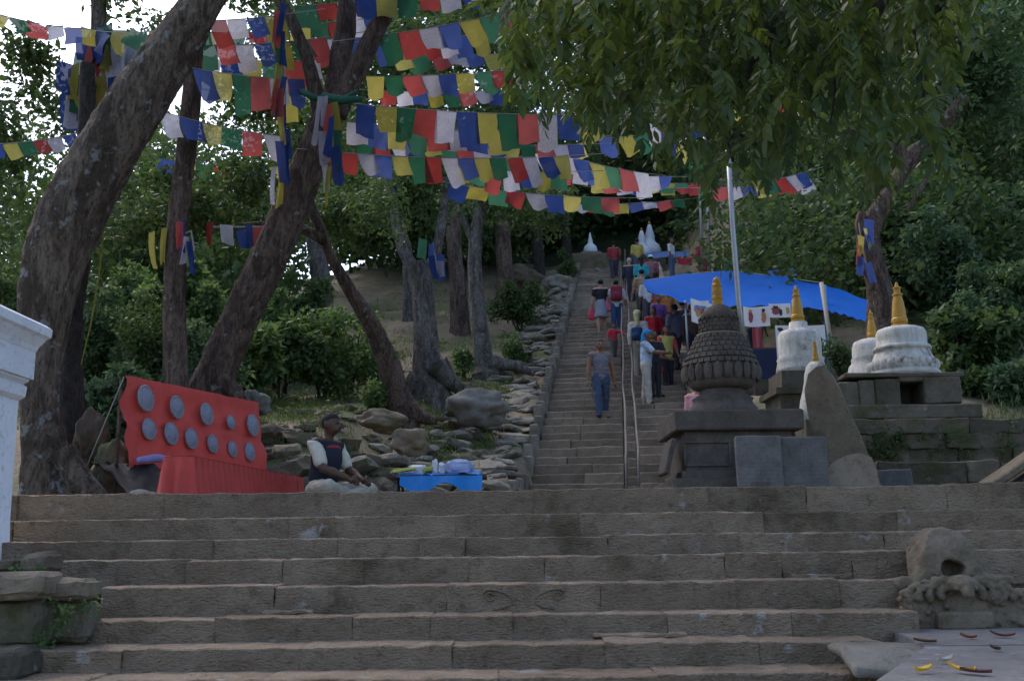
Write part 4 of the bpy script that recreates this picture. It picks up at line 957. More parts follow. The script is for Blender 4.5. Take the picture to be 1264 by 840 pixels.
# ------------------------------------------------------------------ tablets and slabs in front
def inscribed(name, c1, c2):
    m_ = stone(name, c1, c2, 5, .3, objvar=.06); t = m_.node_tree; N = t.nodes; L = t.links
    tc = N.new('ShaderNodeNewGeometry'); w1 = _noise(t, _stretch(t, tc.outputs['Position'], (70, 1, 30)), 1, 2, .5)
    wv = N.new('ShaderNodeTexWave'); wv.bands_direction = 'Z'; wv.inputs['Scale'].default_value = 9; L.new(tc.outputs['Position'], wv.inputs['Vector'])
    mu = N.new('ShaderNodeMath'); mu.operation = 'MULTIPLY'; L.new(w1, mu.inputs[0]); L.new(wv.outputs['Fac'], mu.inputs[1])
    bp = N.new('ShaderNodeBump'); bp.inputs['Strength'].default_value = .3; bp.inputs['Distance'].default_value = .006; L.new(mu.outputs[0], bp.inputs['Height'])
    old = [n for n in N if n.type == 'BUMP' and n is not bp][0]; L.new(old.outputs[0], bp.inputs['Normal'])
    pb = [n for n in N if n.type == 'BSDF_PRINCIPLED'][0]; L.new(bp.outputs[0], pb.inputs['Normal']); return m_
M_INSC = inscribed('inscribed_slate', (.10, .09, .083), (.165, .152, .142))
for q, (x0, x1, y0, Y, lab) in enumerate(((912, 964, 537, 9.35, 'upright grey inscribed tablet with a small carved square at its foot'), (965.5, 1020, 538, 9.45, 'upright grey inscribed tablet beside the leaning slab'))):
    a = W(x0, 605, Y); b = W(x1, y0, Y)
    t = thing('inscribed_tablet', ((a.x+b.x)/2, Y, PLAT), lab, 'tablet', 'inscribed tablets')
    slb = put('slab', rough_block('tablet_slab', (b.x-a.x, .09, b.z-PLAT+.02), (6, 2, 6), .004, .01, 90+q), M_INSC, t, loc=((a.x+b.x)/2, Y+.045, (b.z+PLAT-.02)/2), rot=Matrix.Rotation(-.05, 3, 'X').to_quaternion())
    if q == 0:
        mbq = MB(); zc = W(940, 598, Y).z
        for k in range(4): mbq.box((W(929+k*7, 598, Y).x, Y-.012, zc), (.028, .012, .05))
        put('carved_square', mbq.mesh('carved_square'), M_DARK, slb)
def outline_slab(name, pts, Y, th, mat, label, cat, tilt=0, amp=.012, lean=0):
    P2 = [W(x, y, Y) for x, y in pts]; n = len(P2); c = sum(P2, Vector())/n; bm = bmesh.new()
    fr = [bm.verts.new((p.x, Y+lean*(p.z-PLAT)*1, p.z)) for p in P2]; bk = [bm.verts.new((p.x+.02+tilt, Y+th+lean*(p.z-PLAT), p.z-.01)) for p in P2]
    f1 = bm.faces.new(fr); f2 = bm.faces.new(bk[::-1])
    for i in range(n): bm.faces.new((fr[(i+1) % n], fr[i], bk[i], bk[(i+1) % n]))
    bmesh.ops.triangulate(bm, faces=[f1, f2]); bmesh.ops.subdivide_edges(bm, edges=bm.edges[:], cuts=3, use_grid_fill=True)
    for v in bm.verts: v.co += Vector((noise.noise(v.co*5), noise.noise(v.co*5+Vector((7, 0, 0))), noise.noise(v.co*5+Vector((0, 7, 0)))))*amp
    bmesh.ops.recalc_face_normals(bm, faces=bm.faces[:])
    me = bpy.data.meshes.new(name); bm.to_mesh(me); bm.free()
    return put(name, me, mat, label=label, cat=cat)
outline_slab('leaning_slab', [(1004, 610), (1022, 575), (1008, 545), (1000, 505), (997, 478), (1003, 458), (1014, 449), (1024, 447), (1032, 458), (1048, 495), (1062, 530), (1074, 560), (1084, 590), (1088, 610)][::-1], 10.3, .10, M_SLAB, 'tall mossy stone slab leaning behind the inscribed tablets', 'stone slab', .03, .012, .12)
outline_slab('rounded_slab', [(1020, 610), (1021, 582), (1030, 569), (1045, 561), (1062, 558), (1076, 564), (1083, 580), (1086, 610)][::-1], 9.7, .2, M_STAIR, 'low round-topped stone at the foot of the leaning slab', 'stone slab', .01, .006)
sh_ = WZ(824, 545, PLAT+.5)
put('propped_stone', rough_block('propped_stone', (.05, .5, .34), (2, 4, 4), .006, .012, 95), M_DARK, label='dark stone board propped against the stupa pedestal', cat='stone', loc=(W(823, 560, 10.2).x, 10.2, W(823, 565, 10.2).z), rot=Matrix.Rotation(.25, 3, 'Y').to_quaternion())

# ------------------------------------------------------------------ prayer flags
FC = {'Y': (.36, .315, .065), 'G': (.03, .135, .07), 'R': (.36, .05, .045), 'W': (.40, .385, .44), 'B': (.03, .062, .23)}
FMAT = {k: plain('flag_'+k, v, .85, var=.10, nscale=9, bump=.1, trans=.5) for k, v in FC.items()}
def flag_print(m_):        # faint block-printed text on the cloth
    t = m_.node_tree; N = t.nodes; L = t.links; pb = [n for n in N if n.type == 'BSDF_PRINCIPLED'][0]
    src = pb.inputs['Base Color'].links[0].from_socket; tc = N.new('ShaderNodeTexCoord')
    nz = _noise(t, _stretch(t, tc.outputs['Generated'], (14, 1, 16)), 1, 2, .4)
    mm = _mixc(t, _ramp(t, nz, .56, .66), src, (.10, .09, .10)); mx = N.new('ShaderNodeMix'); mx.data_type = 'RGBA'; mx.inputs[0].default_value = .25
    L.new(src, mx.inputs[6]); L.new(mm, mx.inputs[7])
    oi = N.new('ShaderNodeObjectInfo'); hs = N.new('ShaderNodeHueSaturation'); r1 = N.new('ShaderNodeMapRange'); r1.inputs[3].default_value = .7; r1.inputs[4].default_value = 1.25; L.new(oi.outputs['Random'], r1.inputs[0]); L.new(r1.outputs[0], hs.inputs['Value'])
    r2 = N.new('ShaderNodeMapRange'); r2.inputs[3].default_value = 1.05; r2.inputs[4].default_value = .9; L.new(oi.outputs['Random'], r2.inputs[0]); L.new(r2.outputs[0], hs.inputs['Saturation'])
    L.new(mx.outputs[2], hs.inputs['Color']); L.new(hs.outputs[0], pb.inputs['Base Color'])
    for n in N:
        if n.type == 'BSDF_TRANSLUCENT': L.new(hs.outputs[0], n.inputs[0])
for m_ in FMAT.values():
    flag_print(m_); t = m_.node_tree; o_ = [n for n in t.nodes if n.type == 'OUTPUT_MATERIAL'][0]; sh_s = o_.inputs[0].links[0].from_socket     # thin weave lets some light straight through
    tb_ = t.nodes.new('ShaderNodeBsdfTransparent'); mxs = t.nodes.new('ShaderNodeMixShader'); mxs.inputs[0].default_value = .03; t.links.new(sh_s, mxs.inputs[1]); t.links.new(tb_.outputs[0], mxs.inputs[2]); t.links.new(mxs.outputs[0], o_.inputs[0])
def flag_mesh(seed):
    rr = random.Random(seed); nx_, nz_ = 6, 7; V = []; ph = rr.uniform(0, 6); sk = rr.uniform(-.10, .30); am = rr.uniform(.05, .15); tp = rr.uniform(-.22, .06)
    lift = rr.uniform(-.1, .18)
    for j in range(nz_):
        t = j/(nz_-1)
        for i in range(nx_):
            u = i/(nx_-1)-.5
            V.append((u*(1+tp*t)+sk*t*t+.0, am*t*math.sin(u*5+ph+t*2)+lift*t*t, -t*(1-.05*math.sin(u*4+ph))-.03*math.cos(u*6.28)*(t > 0)))
    return mk('flag', V, [(j*nx_+i, (j+1)*nx_+i, (j+1)*nx_+i+1, j*nx_+i+1) for j in range(nz_-1) for i in range(nx_-1)])
NV = 7
FM = {}
for k in FC:
    for v in range(NV):
        me = flag_mesh(v*13+ord(k)); me.materials.append(FMAT[k]); me.polygons.foreach_set('use_smooth', [True]*len(me.polygons)); FM[k, v] = me
M_CORD = plain('cord', (.30, .28, .25), .9)
CYC = 'YGRWB'
rf = random.Random(77)
def flag_string(x0, y0, d0, x1, y1, d1, n, start, h, label, sag=4, rev=False, fill=1.05, ext=(0, 0), skip=0.0, twist=.0):
    a = W(x0, y0, d0); b = W(x1, y1, d1); c = W((x0+x1)/2, (y0+y1)/2+sag*2, (d0+d1)/2)
    q = lambda t: a*(1-t)**2+c*2*t*(1-t)+b*t*t
    t_ = thing('prayer_flag_string', q(.5), label, 'prayer flags', 'strings of prayer flags')
    e0 = a-(c-a).normalized()*ext[0]; e1 = b+(b-c).normalized()*ext[1]
    put('cord', MB().tube([e0]+[q(i/24) for i in range(25)]+[e1], .006, 4).mesh('cord'), M_CORD, t_)
    ci = CYC.index(start); L = (b-a).length; sw = rf.uniform(-.25, .35)
    for i in range(n):
        if rf.random() < skip: continue
        u = (i+.5)/n; p = q(u); tg = (q(u+.01)-q(u-.01)).normalized()
        k = CYC[(ci+(-i if rev else i)) % 5]
        side = tg; upv = Vector((0, 0, 1)); back = upv.cross(side).normalized(); upv = side.cross(back)*-1 if side.cross(back).z < 0 else side.cross(back)
        rot = Matrix((side, back, upv)).transposed() @ Matrix.Rotation(sw+rf.uniform(-.2, .2), 3, 'X') @ Matrix.Rotation(rf.uniform(-.08, .08)+twist*rf.uniform(-1, 1), 3, 'Y')
        dd = p.y
        put('flag', FM[k, rf.randrange(NV)], None, t_, loc=p, rot=rot.to_quaternion(), scale=(L/n*fill*rf.uniform(.9, 1.06), L/n, h*M(dd)*rf.uniform(.72, 1.12)))
    return t_
RWS = [
 (232, 26, 12, 350, 18, 12.6, 5, 'G', 33, 'short string of flags highest between the leaning trunk and the forked tree', 2),
 (243, 56, 12.6, 402, 46, 13.3, 7, 'G', 38, 'string of flags just below the highest one left of the forked tree', 3),
 (238, 84, 11.8, 398, 98, 13.4, 7, 'B', 48, 'long-flagged string in the middle of the left cluster', 4),
 (196, 136, 11.6, 348, 168, 12.8, 6, 'W', 33, 'lowest string of the left cluster passing behind the straight trunk', 4),
 (364, 8, 13.6, 440, 2, 13.8, 3, 'G', 33, 'green and red flags between the forked tree limbs', 0),
 (378, 50, 13.7, 452, 46, 14, 3, 'R', 42, 'red and white flags seen between the forked tree limbs', 0),
 (438, -4, 12.6, 592, -16, 12.9, 6, 'B', 29, 'string cut off by the top of the picture right of the forked tree', 3),
 (466, 44, 12.9, 664, 6, 13.4, 8, 'G', 44, 'large-flagged string sloping up to the hanging leaves', 3),
 (484, 68, 15.2, 662, 64, 15.8, 8, 'Y', 24, 'small-flagged string under the sloping one', 2),
 (452, 94, 14.2, 650, 84, 14.8, 9, 'Y', 29, 'faded string of greenish flags above the long double row', 3),
 (440, 128, 12.9, 738, 142, 12.9, 12, 'B', 44, 'long bright row of wide flags across the middle', 4),
 (430, 150, 13.3, 650, 160, 13.5, 9, 'W', 30, 'second layer hanging just behind the long bright row', 5),
 (420, 188, 13.0, 702, 192, 14.5, 14, 'R', 36, 'ragged row below the long bright row', 5),
 (556, 226, 17.5, 764, 244, 18, 9, 'B', 22, 'dim row in the shade under the ragged one', 4),
 (688, 188, 17, 800, 214, 19, 6, 'W', 30, 'tangled flags beside the lowest hanging leaves', 3),
 (728, 221, 24, 866, 226, 26, 8, 'Y', 15, 'far row above the stair, upper of two parallel ones', 2),
 (742, 231, 23, 850, 232, 25, 6, 'R', 9, 'thin far row of narrow flags right under the upper one', 1),
 (704, 252, 24.5, 844, 246, 26, 8, 'W', 13, 'lowest far row above the white stupas', 2, True),
 (928, 224, 21, 996, 212, 22, 5, 'Y', 20, 'short row showing below the hanging leaves on the right', 2),
 (800, 150, 17, 866, 192, 18, 4, 'W', 30, 'loose flags half hidden in the hanging leaves', 3),
 (-14, 14, 10, 120, 36, 12.6, 6, 'Y', 22, 'faded string against the white sky in the top left', 5),
 (118, 38, 12.6, 212, 36, 9.6, 4, 'B', 26, 'string running from the slender trunk to the leaning tree', 3),
 (-16, 178, 12, 112, 160, 12.6, 7, 'B', 21, 'faint string low against the bright sky on the left', 4),
 (250, 70, 13.1, 396, 74, 13.5, 6, 'W', 40, 'faded layer showing between the rows of the left cluster', 3),
 (262, 112, 13.3, 390, 116, 13.6, 5, 'R', 36, 'hindmost layer of the left cluster', 4),
 (462, 52, 13.8, 600, 40, 14.0, 7, 'B', 34, 'layer showing behind the large-flagged sloping string', 3),
 (560, 204, 15, 700, 212, 15.4, 7, 'Y', 28, 'short layer behind the ragged row', 3),
 (360, 30, 14.4, 470, 20, 14.6, 5, 'Y', 30, 'pale flags far behind the limbs of the forked tree', 2),
 (258, 40, 14.0, 350, 36, 14.2, 4, 'Y', 26, 'faint flags behind the highest string of the left cluster', 2),
 (470, 112, 15.6, 660, 108, 16, 10, 'R', 20, 'thin string behind the faded greenish one', 3),
 (440, 172, 14.6, 720, 178, 15.4, 14, 'G', 24, 'thin string between the long bright row and the ragged row', 4),
 (690, 206, 20, 830, 218, 22, 8, 'R', 18, 'thin string trailing towards the far rows', 3),
 (860, 232, 23, 1000, 222, 25, 8, 'G', 15, 'thin row under the hanging leaves towards the bent tree', 3),
 (740, 170, 18, 860, 150, 19, 6, 'B', 26, 'bright scraps of flags seen through gaps of the hanging leaves', 5),
 (196, 195, 15, 350, 205, 16, 7, 'B', 16, 'dim small flags among the leaves behind the straight trunk', 5),
 (620, 196, 19, 720, 176, 19.5, 5, 'G', 26, 'partly hidden flags behind the end of the ragged row', 2),
 (850, 130, 14, 1000, 118, 15, 6, 'W', 24, 'scraps of flags deep inside the hanging leaves', 6)]
for q, r_ in enumerate(RWS):
    rev = len(r_) > 11 and r_[11]
    flag_string(*r_[:10], sag=r_[10], rev=bool(rev), ext=(.6, .6), skip=.3 if q in (19, 24) else .0, twist=.15 if q > 11 else .06)
# bundles wound on trunks
def bundle(label, pts, n, wpx, h, seed):
    rr = random.Random(seed); t_ = thing('prayer_flag_bundle', W(*pts[0]), label, 'prayer flags', 'flags wound round trunks')
    P3 = [W(*p) for p in pts]
    put('cord', MB().tube(P3, .012, 5).mesh('cord'), M_CORD, t_)
    for i in range(n):
        u = i/(n-1)*(len(P3)-1); k = min(int(u), len(P3)-2); p = P3[k].lerp(P3[k+1], u-k); Y = p.y
        rot = Matrix.Rotation(rr.uniform(-.9, .9), 3, 'Z') @ Matrix.Rotation(rr.uniform(-.16, .16), 3, 'Y') @ Matrix.Rotation(rr.uniform(-.15, .15), 3, 'X')
        put('flag', FM[rr.choice('BYGRWB'), rr.randrange(NV)], None, t_, loc=p+Vector((rr.uniform(-.5, .5)*wpx*M(Y), -rr.uniform(.12, .3), rr.uniform(-.05, .1))), rot=rot.to_quaternion(), scale=(rr.uniform(.3, .6)*max(wpx, 20)*M(Y), .3, h*M(Y)*rr.uniform(.7, 1.3)))
bundle('thick tangle of flags wound round the slender trunk', [(135, 45, 13.2), (130, 80, 13.2), (132, 120, 13.2), (140, 160, 13.3)], 34, 80, 40, 1)
bundle('long narrow flag bundle dangling from the left limb of the forked tree', [(350, 20, 12.8), (352, 90, 12.8), (352, 150, 12.8), (350, 215, 12.8)], 16, 16, 50, 2)
bundle('blue and white cloths tied below the fork of the tree', [(400, 120, 12.5), (410, 165, 12.5), (413, 215, 12.5)], 11, 22, 50, 3)
bundle('flag ends hanging from the straight dark trunk', [(200, 300, 12.6), (236, 285, 12.3), (240, 310, 12.3)], 6, 16, 40, 4)
bundle('cloth strips hanging on the bent tree behind the stupas', [(1060, 275, 17), (1064, 300, 17), (1070, 330, 17.1)], 7, 24, 30, 5)
bundle('yellow and blue cloth tied round the pale forked tree', [(534, 300, 20.4), (540, 330, 20.4)], 5, 22, 28, 6)
bundle('flag rags hanging under the branch of the forked tree', [(300, 285, 13.5), (330, 280, 13.5), (260, 280, 13.6)], 6, 30, 34, 7)
gs = MB()
for k, (p0_, p1_, w_) in enumerate((((372, 112), (402, 122), 9), ((398, 118), (446, 122), 10), ((400, 128), (440, 112), 8))):
    gs.tube([W(*p0_, 12.55), W((p0_[0]+p1_[0])/2, (p0_[1]+p1_[1])/2+4, 12.45), W(*p1_, 12.55)], [w_*M(12.5)*.45, w_*M(12.5)*.6, w_*M(12.5)*.35], 12, .6)
put('tied_cloth', gs.mesh('tied_cloth'), plain('dark_green_cloth', (.015, .075, .045), .85, bump=.4), label='dark green cloth knotted round the fork of the tree', cat='cloth', smooth=True)
yr = MB().tube([W(128, 285, 9.6), W(122, 340, 9.6), W(112, 400, 9.6), W(100, 450, 9.6)], [.006, .009, .008, .004], 5)
put('yellow_ribbon', yr.mesh('yellow_ribbon'), FMAT['Y'], label='thin yellow ribbon hanging beside the thick trunk', cat='ribbon')

# ------------------------------------------------------------------ red vendor stand with metal plates
M_PLATE = plain('embossed_metal', (.27, .29, .35), .5, .2, .35, 60, 1.0)
P0, P1 = W(153, 463, 9.0), W(318, 497, 11.3); Q0 = W(160, 576, 9.0); Q1 = W(331, 586, 11.3)
st = thing('display_panel', (P0.x, 9.0, PLAT), 'red cloth display panel hung with round metal plates', 'display')
nu, nv = 40, 22; V = []
nrm_p = (P1-P0).cross(Q0-P0).normalized()
if nrm_p.y > 0: nrm_p = -nrm_p
def panel_pt(u, v, push=0):
    top = P0.lerp(P1, u); bot = Q0.lerp(Q1, u); p = top.lerp(bot, v)
    return p+nrm_p*(push+.018*math.sin(v*14+u*3)*.5+.020*noise.noise(Vector((u*9, v*5, 1)))+.014*noise.noise(Vector((u*22+v*8, v*9, 4)))-.022*math.exp(-((v-.48-.04*math.sin(u*7))/.03)**2))
for j in range(nv):
    for i in range(nu):
        u = i/(nu-1); v = j/(nv-1); ed = (-.035*math.sin(v*3.14)*(u == 0)+.02*math.sin(v*16)*(u == 0)); V.append(panel_pt(u+ed*.5, v, .03*math.cos(v*9.4)*.4))
put('cloth', mk('panel_cloth', V, [(j*nu+i, j*nu+i+1, (j+1)*nu+i+1, (j+1)*nu+i) for j in range(nv-1) for i in range(nu-1)]), M_RED, st, smooth=True)
for j in range(3):
    v = .02+.48*j
    put('rail', MB().tube([panel_pt(.0, v, -.03), panel_pt(1, v, -.03)], .014, 6).mesh('panel_rail'), M_BARKD, st)
for u in (.02, .98):
    a = panel_pt(u, 0, -.05); put('upright', MB().tube([a, (a.x, a.y, PLAT)], .018, 6).mesh('upright'), M_BARK2, st)
pls = [(.06, .28, 17.5), (.24, .30, 15.5), (.44, .36, 14.5), (.63, .46, 10.5), (.86, .50, 15.5), (.085, .66, 15.5), (.225, .66, 15.5), (.37, .69, 14.5), (.545, .73, 13.5), (.73, .78, 12), (.90, .80, 12)]
tg_p = (P1-P0).normalized(); up_p = nrm_p.cross(tg_p).normalized()
if up_p.z < 0: up_p = -up_p
PLT = [(163, 185, 476, 509, 9.0), (203, 222, 489, 518, 9.45), (240, 259, 498, 526, 9.9), (273, 286, 513, 531, 10.4), (299, 315, 512, 539, 10.9), (169, 187, 517, 544, 9.0), (197, 214, 522, 550, 9.35), (222, 239, 529, 555, 9.7), (249, 265, 537, 560, 10.05), (275, 288, 545, 565, 10.45), (296, 310, 547, 570, 10.8)]
for q, (x0, x1, y0, y1, _) in enumerate(PLT):
    d = ray((x0+x1)/2, (y0+y1)/2); o0 = Vector((0, 0, EYE)); tt = (P0-o0).dot(nrm_p)/d.dot(nrm_p); c = o0+d*tt
    rad = (y1-y0)/2*M(c.y)*1.02
    mbl = MB(); rot = Matrix((tg_p, up_p, nrm_p)).transposed(); base = MB().lathe([(rad, .0), (rad, .012), (rad*.93, .018), (rad*.86, .012), (rad*.8, .014), (rad*.5, .030), (rad*.2, .036), (.002, .038)], (0, 0, 0), 26)
    me = mk('plate', base.V, base.F); pl = put('plate', me, M_PLATE, st, smooth=True, loc=c+nrm_p*.045, rot=rot.to_quaternion())
    em = MB(); rr = random.Random(q)
    for k in range(10):
        a = k*.6283; em.lathe([(rad*.10, 0), (rad*.08, .012), (.002, .016)], (rad*.66*math.cos(a), rad*.66*math.sin(a), .018), 6)
    for k in range(7): em.lathe([(rad*rr.uniform(.07, .14), 0), (.002, .014)], (rad*rr.uniform(-.32, .32), rad*rr.uniform(-.36, .36), .026), 6)
    put('embossing', em.mesh('embossing'), M_PLATE, pl, smooth=True)
# bench under a pleated red cloth
bz = PLAT+.33
b0 = WZ(238, 563, bz); b1 = WZ(374, 589, bz); bl = WZ(207, 566, bz)
tgb = (b1-b0).normalized(); sdb = Vector((tgb.y, -tgb.x, 0))       # towards the camera side
if sdb.y > 0: sdb = -sdb
bn = thing('cloth_bench', (b0.x, b0.y, PLAT), 'low bench covered with pleated red cloth before the panel', 'bench')
wdb = .25; Lb = (b1-b0).length; np_ = 150
V = []; rows_ = [0, .35, .7, 1]
corner = [b0, b1, b1-sdb*wdb, b0-sdb*wdb]
per = [(corner[i], corner[(i+1) % 4]) for i in range(4)]
ring = []
for (p, q) in per:
    Ls = (q-p).length; n = max(6, int(Ls/.022)); t_ = (q-p).normalized(); out_ = Vector((t_.y, -t_.x, 0))
    if out_.dot(p-(corner[0]+corner[2])/2) < 0 and out_.dot(q-(corner[0]+corner[2])/2) < 0: out_ = -out_
    for i in range(n): ring.append((p.lerp(q, i/n), out_, i))
for k, r_ in enumerate(rows_):
    for (p, o_, i) in ring:
        pleat = (.016+.016*r_)*math.sin(i*1.2+.5*noise.noise(Vector((i*.1, r_, 0))))*(r_ > 0)+.03*r_*r_
        V.append(p+o_*pleat+Vector((0, 0, -(bz-PLAT+.0)*r_)))
nr = len(ring); Fc = [(k*nr+i, k*nr+(i+1) % nr, (k+1)*nr+(i+1) % nr, (k+1)*nr+i) for k in range(3) for i in range(nr)]
put('pleated_skirt', mk('pleated_skirt', V, Fc), M_RED, bn, smooth=True)
put('top_cloth', mk('top_cloth', [p+Vector((0, 0, .004)) for p in (c_ for c_ in corner)], [(0, 1, 2, 3)]), M_RED, bn)
put('seat', MB().box(sum(corner, Vector())/4-Vector((0, 0, .05)), (Lb*.96, wdb*.9, .04), Matrix.Rotation(math.atan2(tgb.y, tgb.x), 3, 'Z')).mesh('bench_seat'), M_BARK2, bn)
for s_ in (.06, .94):
    for d_ in (.08, .9):
        p = corner[0].lerp(corner[1], s_)-sdb*wdb*d_; put('leg', MB().tube([p-Vector((0, 0, .05)), (p.x, p.y, PLAT)], .022, 6).mesh('leg'), M_BARK2, bn)
# rolled blue-lilac cloth along the panel's foot
put('folded_cloth', MB().tube([W(163, 569, 8.95)+nrm_p*.06, W(185, 566, 9.1)+nrm_p*.06, W(205, 568, 9.2)+nrm_p*.06], [.03, .04, .025], 8, .2).mesh('folded_cloth'), plain('lilac_cloth', (.22, .20, .38), .8), label='folded lilac cloth at the lower corner of the red panel', cat='cloth', smooth=True)
# black plastic sheet
V = []; a, b, c_, d_ = W(112, 568, 9.4), W(205, 575, 8.9), W(205, 625, 8.4), W(168, 625, 8.5)
for j in range(12):
    for i in range(14):
        u, v = i/13, j/11; p = (a*(1-u)+b*u)*(1-v)+(d_*(1-u)+c_*u)*v
        V.append(p+Vector((0, 0, .05*noise.noise(p*7)+.03*noise.noise(p*16)+.05*math.sin(v*3.1))))
bs = put('plastic_sheet', mk('plastic_sheet', V, [(j*14+i, (j+1)*14+i, (j+1)*14+i+1, j*14+i+1) for j in range(11) for i in range(13)]), plain('black_plastic', (.008, .008, .010), .6, spec=.12, bump=.2), label='crumpled black plastic sheet beside the red bench', cat='plastic sheet', smooth=True)
sm_ = bs.modifiers.new('thick', 'SOLIDIFY'); sm_.thickness = .006
put('guy_line', MB().tube([W(105, 580, 9.3), W(153, 465, 9.0)], .006, 4).mesh('guy_line'), M_CORD, label='thin line tied from the rocks to the red panel', cat='rope')

# ------------------------------------------------------------------ vendor's blue tray with goods
TY = 10.9
tc = W(545, 590, TY); tzp = W(545, 584, TY).z
tb = thing('vendor_table', (tc.x, TY, PLAT), 'low vendor table spread with bright blue plastic', 'table')
M_BLUEP = plain('blue_plastic', (.02, .22, .62), .4, var=.12, spec=.4, trans=.2)
xa, xb = W(478, 585, TY).x, W(600, 585, TY).x
put('tabletop', MB().box(((xa+xb)/2, TY+.2, tzp-.03), (xb-xa, .55, .03)).mesh('tabletop'), plain('dark_wood', (.06, .04, .03), .7), tb)
for x in (xa+.12, xb-.12):
    for y in (TY, TY+.4): put('leg', MB().tube([(x, y, tzp-.03), (x, y, PLAT-.02)], .016, 6).mesh('leg'), M_BARKD, tb)
V = []; nxq, nyq = 22, 8
for j in range(nyq):
    for i in range(nxq):
        u, v = i/(nxq-1), j/(nyq-1); V.append((xa+.05+(xb-xa-.1)*u, TY-.09+.6*v, tzp-.005+.03*noise.noise(Vector((u*9, v*4, 2)))+(.03 if i > nxq*.7 else 0)*math.sin(u*9)-(.05 if j == 0 else 0)*abs(math.sin(u*8))))
pcv = put('plastic_cover', mk('plastic_cover', V, [(j*nxq+i, j*nxq+i+1, (j+1)*nxq+i+1, (j+1)*nxq+i) for j in range(nyq-1) for i in range(nxq-1)]), M_BLUEP, tb, smooth=True)
V = []
for j in range(5):
    for i in range(12):
        u, v = i/11, j/4; V.append((W(500, 0, TY).x+(W(592, 0, TY).x-W(500, 0, TY).x)*u, TY-.1-.05*v+.025*math.sin(u*17), tzp-.03-(.07+.12*math.sin(u*5+.4)**2)*v))
put('hanging_sheet', mk('hanging_sheet', V, [(j*12+i, j*12+i+1, (j+1)*12+i+1, (j+1)*12+i) for j in range(4) for i in range(11)]), M_BLUEP, pcv, smooth=True)
gd = [(502, 'flat yellow packet lying on the blue tray', 'packet', (.50, .48, .08), (.26, .16, .03), .25), (525, 'striped green and yellow packet on the blue tray', 'packet', (.34, .38, .08), (.22, .14, .05), -.2), (548, 'pale paper packet in the middle of the blue tray', 'packet', (.5, .48, .36), (.18, .12, .04), .1)]
for q, (x, lab, cat, cc, sz, rz) in enumerate(gd):
    put('goods_packet', rough_block('goods_packet', sz, (4, 3, 1), .008, .008, 800+q, 9), plain('packet_%d' % q, cc, .6), label=lab, cat=cat, group='goods on the blue tray', loc=(W(x, 0, TY).x*1.0, TY+.06+.05*q, tzp+.04), rot=Matrix.Rotation(rz, 3, 'Z').to_quaternion() @ Matrix.Rotation(-.16, 3, 'Y').to_quaternion())
for q, (x, y, lab, sc_) in enumerate(((515, 568, 'crumpled white bag at the near end of the tray', (.1, .07, .05)), (537, 566, 'upright folded white paper on the tray', (.035, .05, .075)), (546, 569, 'second white paper bag leaning on the upright one', (.04, .05, .06)), (568, 575, 'clear bluish plastic bag at the far end of the tray', (.15, .1, .075)))):
    p = W(x, y, TY+.1); me = rock_mesh('goods_bag', 820+q, 3, 1, .3)
    put('goods_bag', me, plain('bag_%d' % q, (.62, .62, .66) if q < 3 else (.38, .44, .66), .35, spec=.5, trans=.2), label=lab, cat='bag', group='goods on the blue tray', loc=(p.x, p.y, tzp+sc_[2]*.9), scale=sc_)

# ------------------------------------------------------------------ wooden crate on the slope
cw = W(643, 455, 26); cr_ = thing('wooden_crate', cw, 'open wooden crate standing on the slope beside the stair', 'crate'); m = M(26)
M_WOODL = plain('pale_wood', (.33, .28, .21), .8); M_WOODD = plain('brown_wood', (.11, .06, .045), .8)
for (x, z, sx_, sz_, dp, mt, nm) in ((0, 22, 30, 2.5, .5, M_WOODL, 'top_board'), (-14, 11, 3.5, 22, .5, M_WOODL, 'side_board'), (14, 11, 2, 22, .5, M_WOODD, 'side_board'), (0, 1, 30, 2, .5, M_WOODL, 'bottom_board')):
    put(nm, MB().box((cw.x+x*m, 26+dp/2, cw.z+z*m), (sx_*m, dp, sz_*m)).mesh(nm), mt, cr_)
for k in range(4): put('slat', MB().box((cw.x, 26.14, cw.z+(3.8+5*k)*m), (25*m, .02, 4.4*m)).mesh('slat'), M_WOODD, cr_)

# ------------------------------------------------------------------ stalls beside the stair
M_TARP = plain('blue_tarpaulin', (.006, .12, .50), .75, var=.1, nscale=3, bump=.08, spec=.1, trans=.3)
top_e = [(793, 346, 26), (830, 341, 25.6), (870, 336, 25), (910, 335, 24.4), (960, 341, 23.6), (1014, 349, 22.6)]
bot_e = [(800, 358, 22.6), (845, 371, 22.2), (880, 375, 21.8), (915, 375, 21.2), (965, 375, 20.6), (1022, 380, 20)]
tp = thing('blue_tarpaulin', W(905, 375, 22), 'bright blue tarpaulin stretched over the stalls beside the stair', 'tarpaulin')
def sheet(te, be, n=24, mrows=8, sag=.06):
    V = []
    for j in range(mrows):
        v = j/(mrows-1)
        for i in range(n):
            u = i/(n-1)*(len(te)-1); k = min(int(u), len(te)-2); f_ = u-k
            a = W(*te[k]).lerp(W(*te[k+1]), f_); b = W(*be[k]).lerp(W(*be[k+1]), f_); p = a.lerp(b, v)
            V.append(p-Vector((0, 0, sag*math.sin(v*math.pi)+.06*noise.noise(p*1.3)+.03*abs(noise.noise(Vector((p.x*4, p.y*1.5, 3))))+.05*v*math.sin(u*9)**2)))
    return V, [(j*n+i, (j+1)*n+i, (j+1)*n+i+1, j*n+i+1) for j in range(mrows-1) for i in range(n-1)]
V, Fc = sheet(top_e, bot_e); put('main_sheet', mk('tarp_sheet', V, Fc), M_TARP, tp, smooth=True)
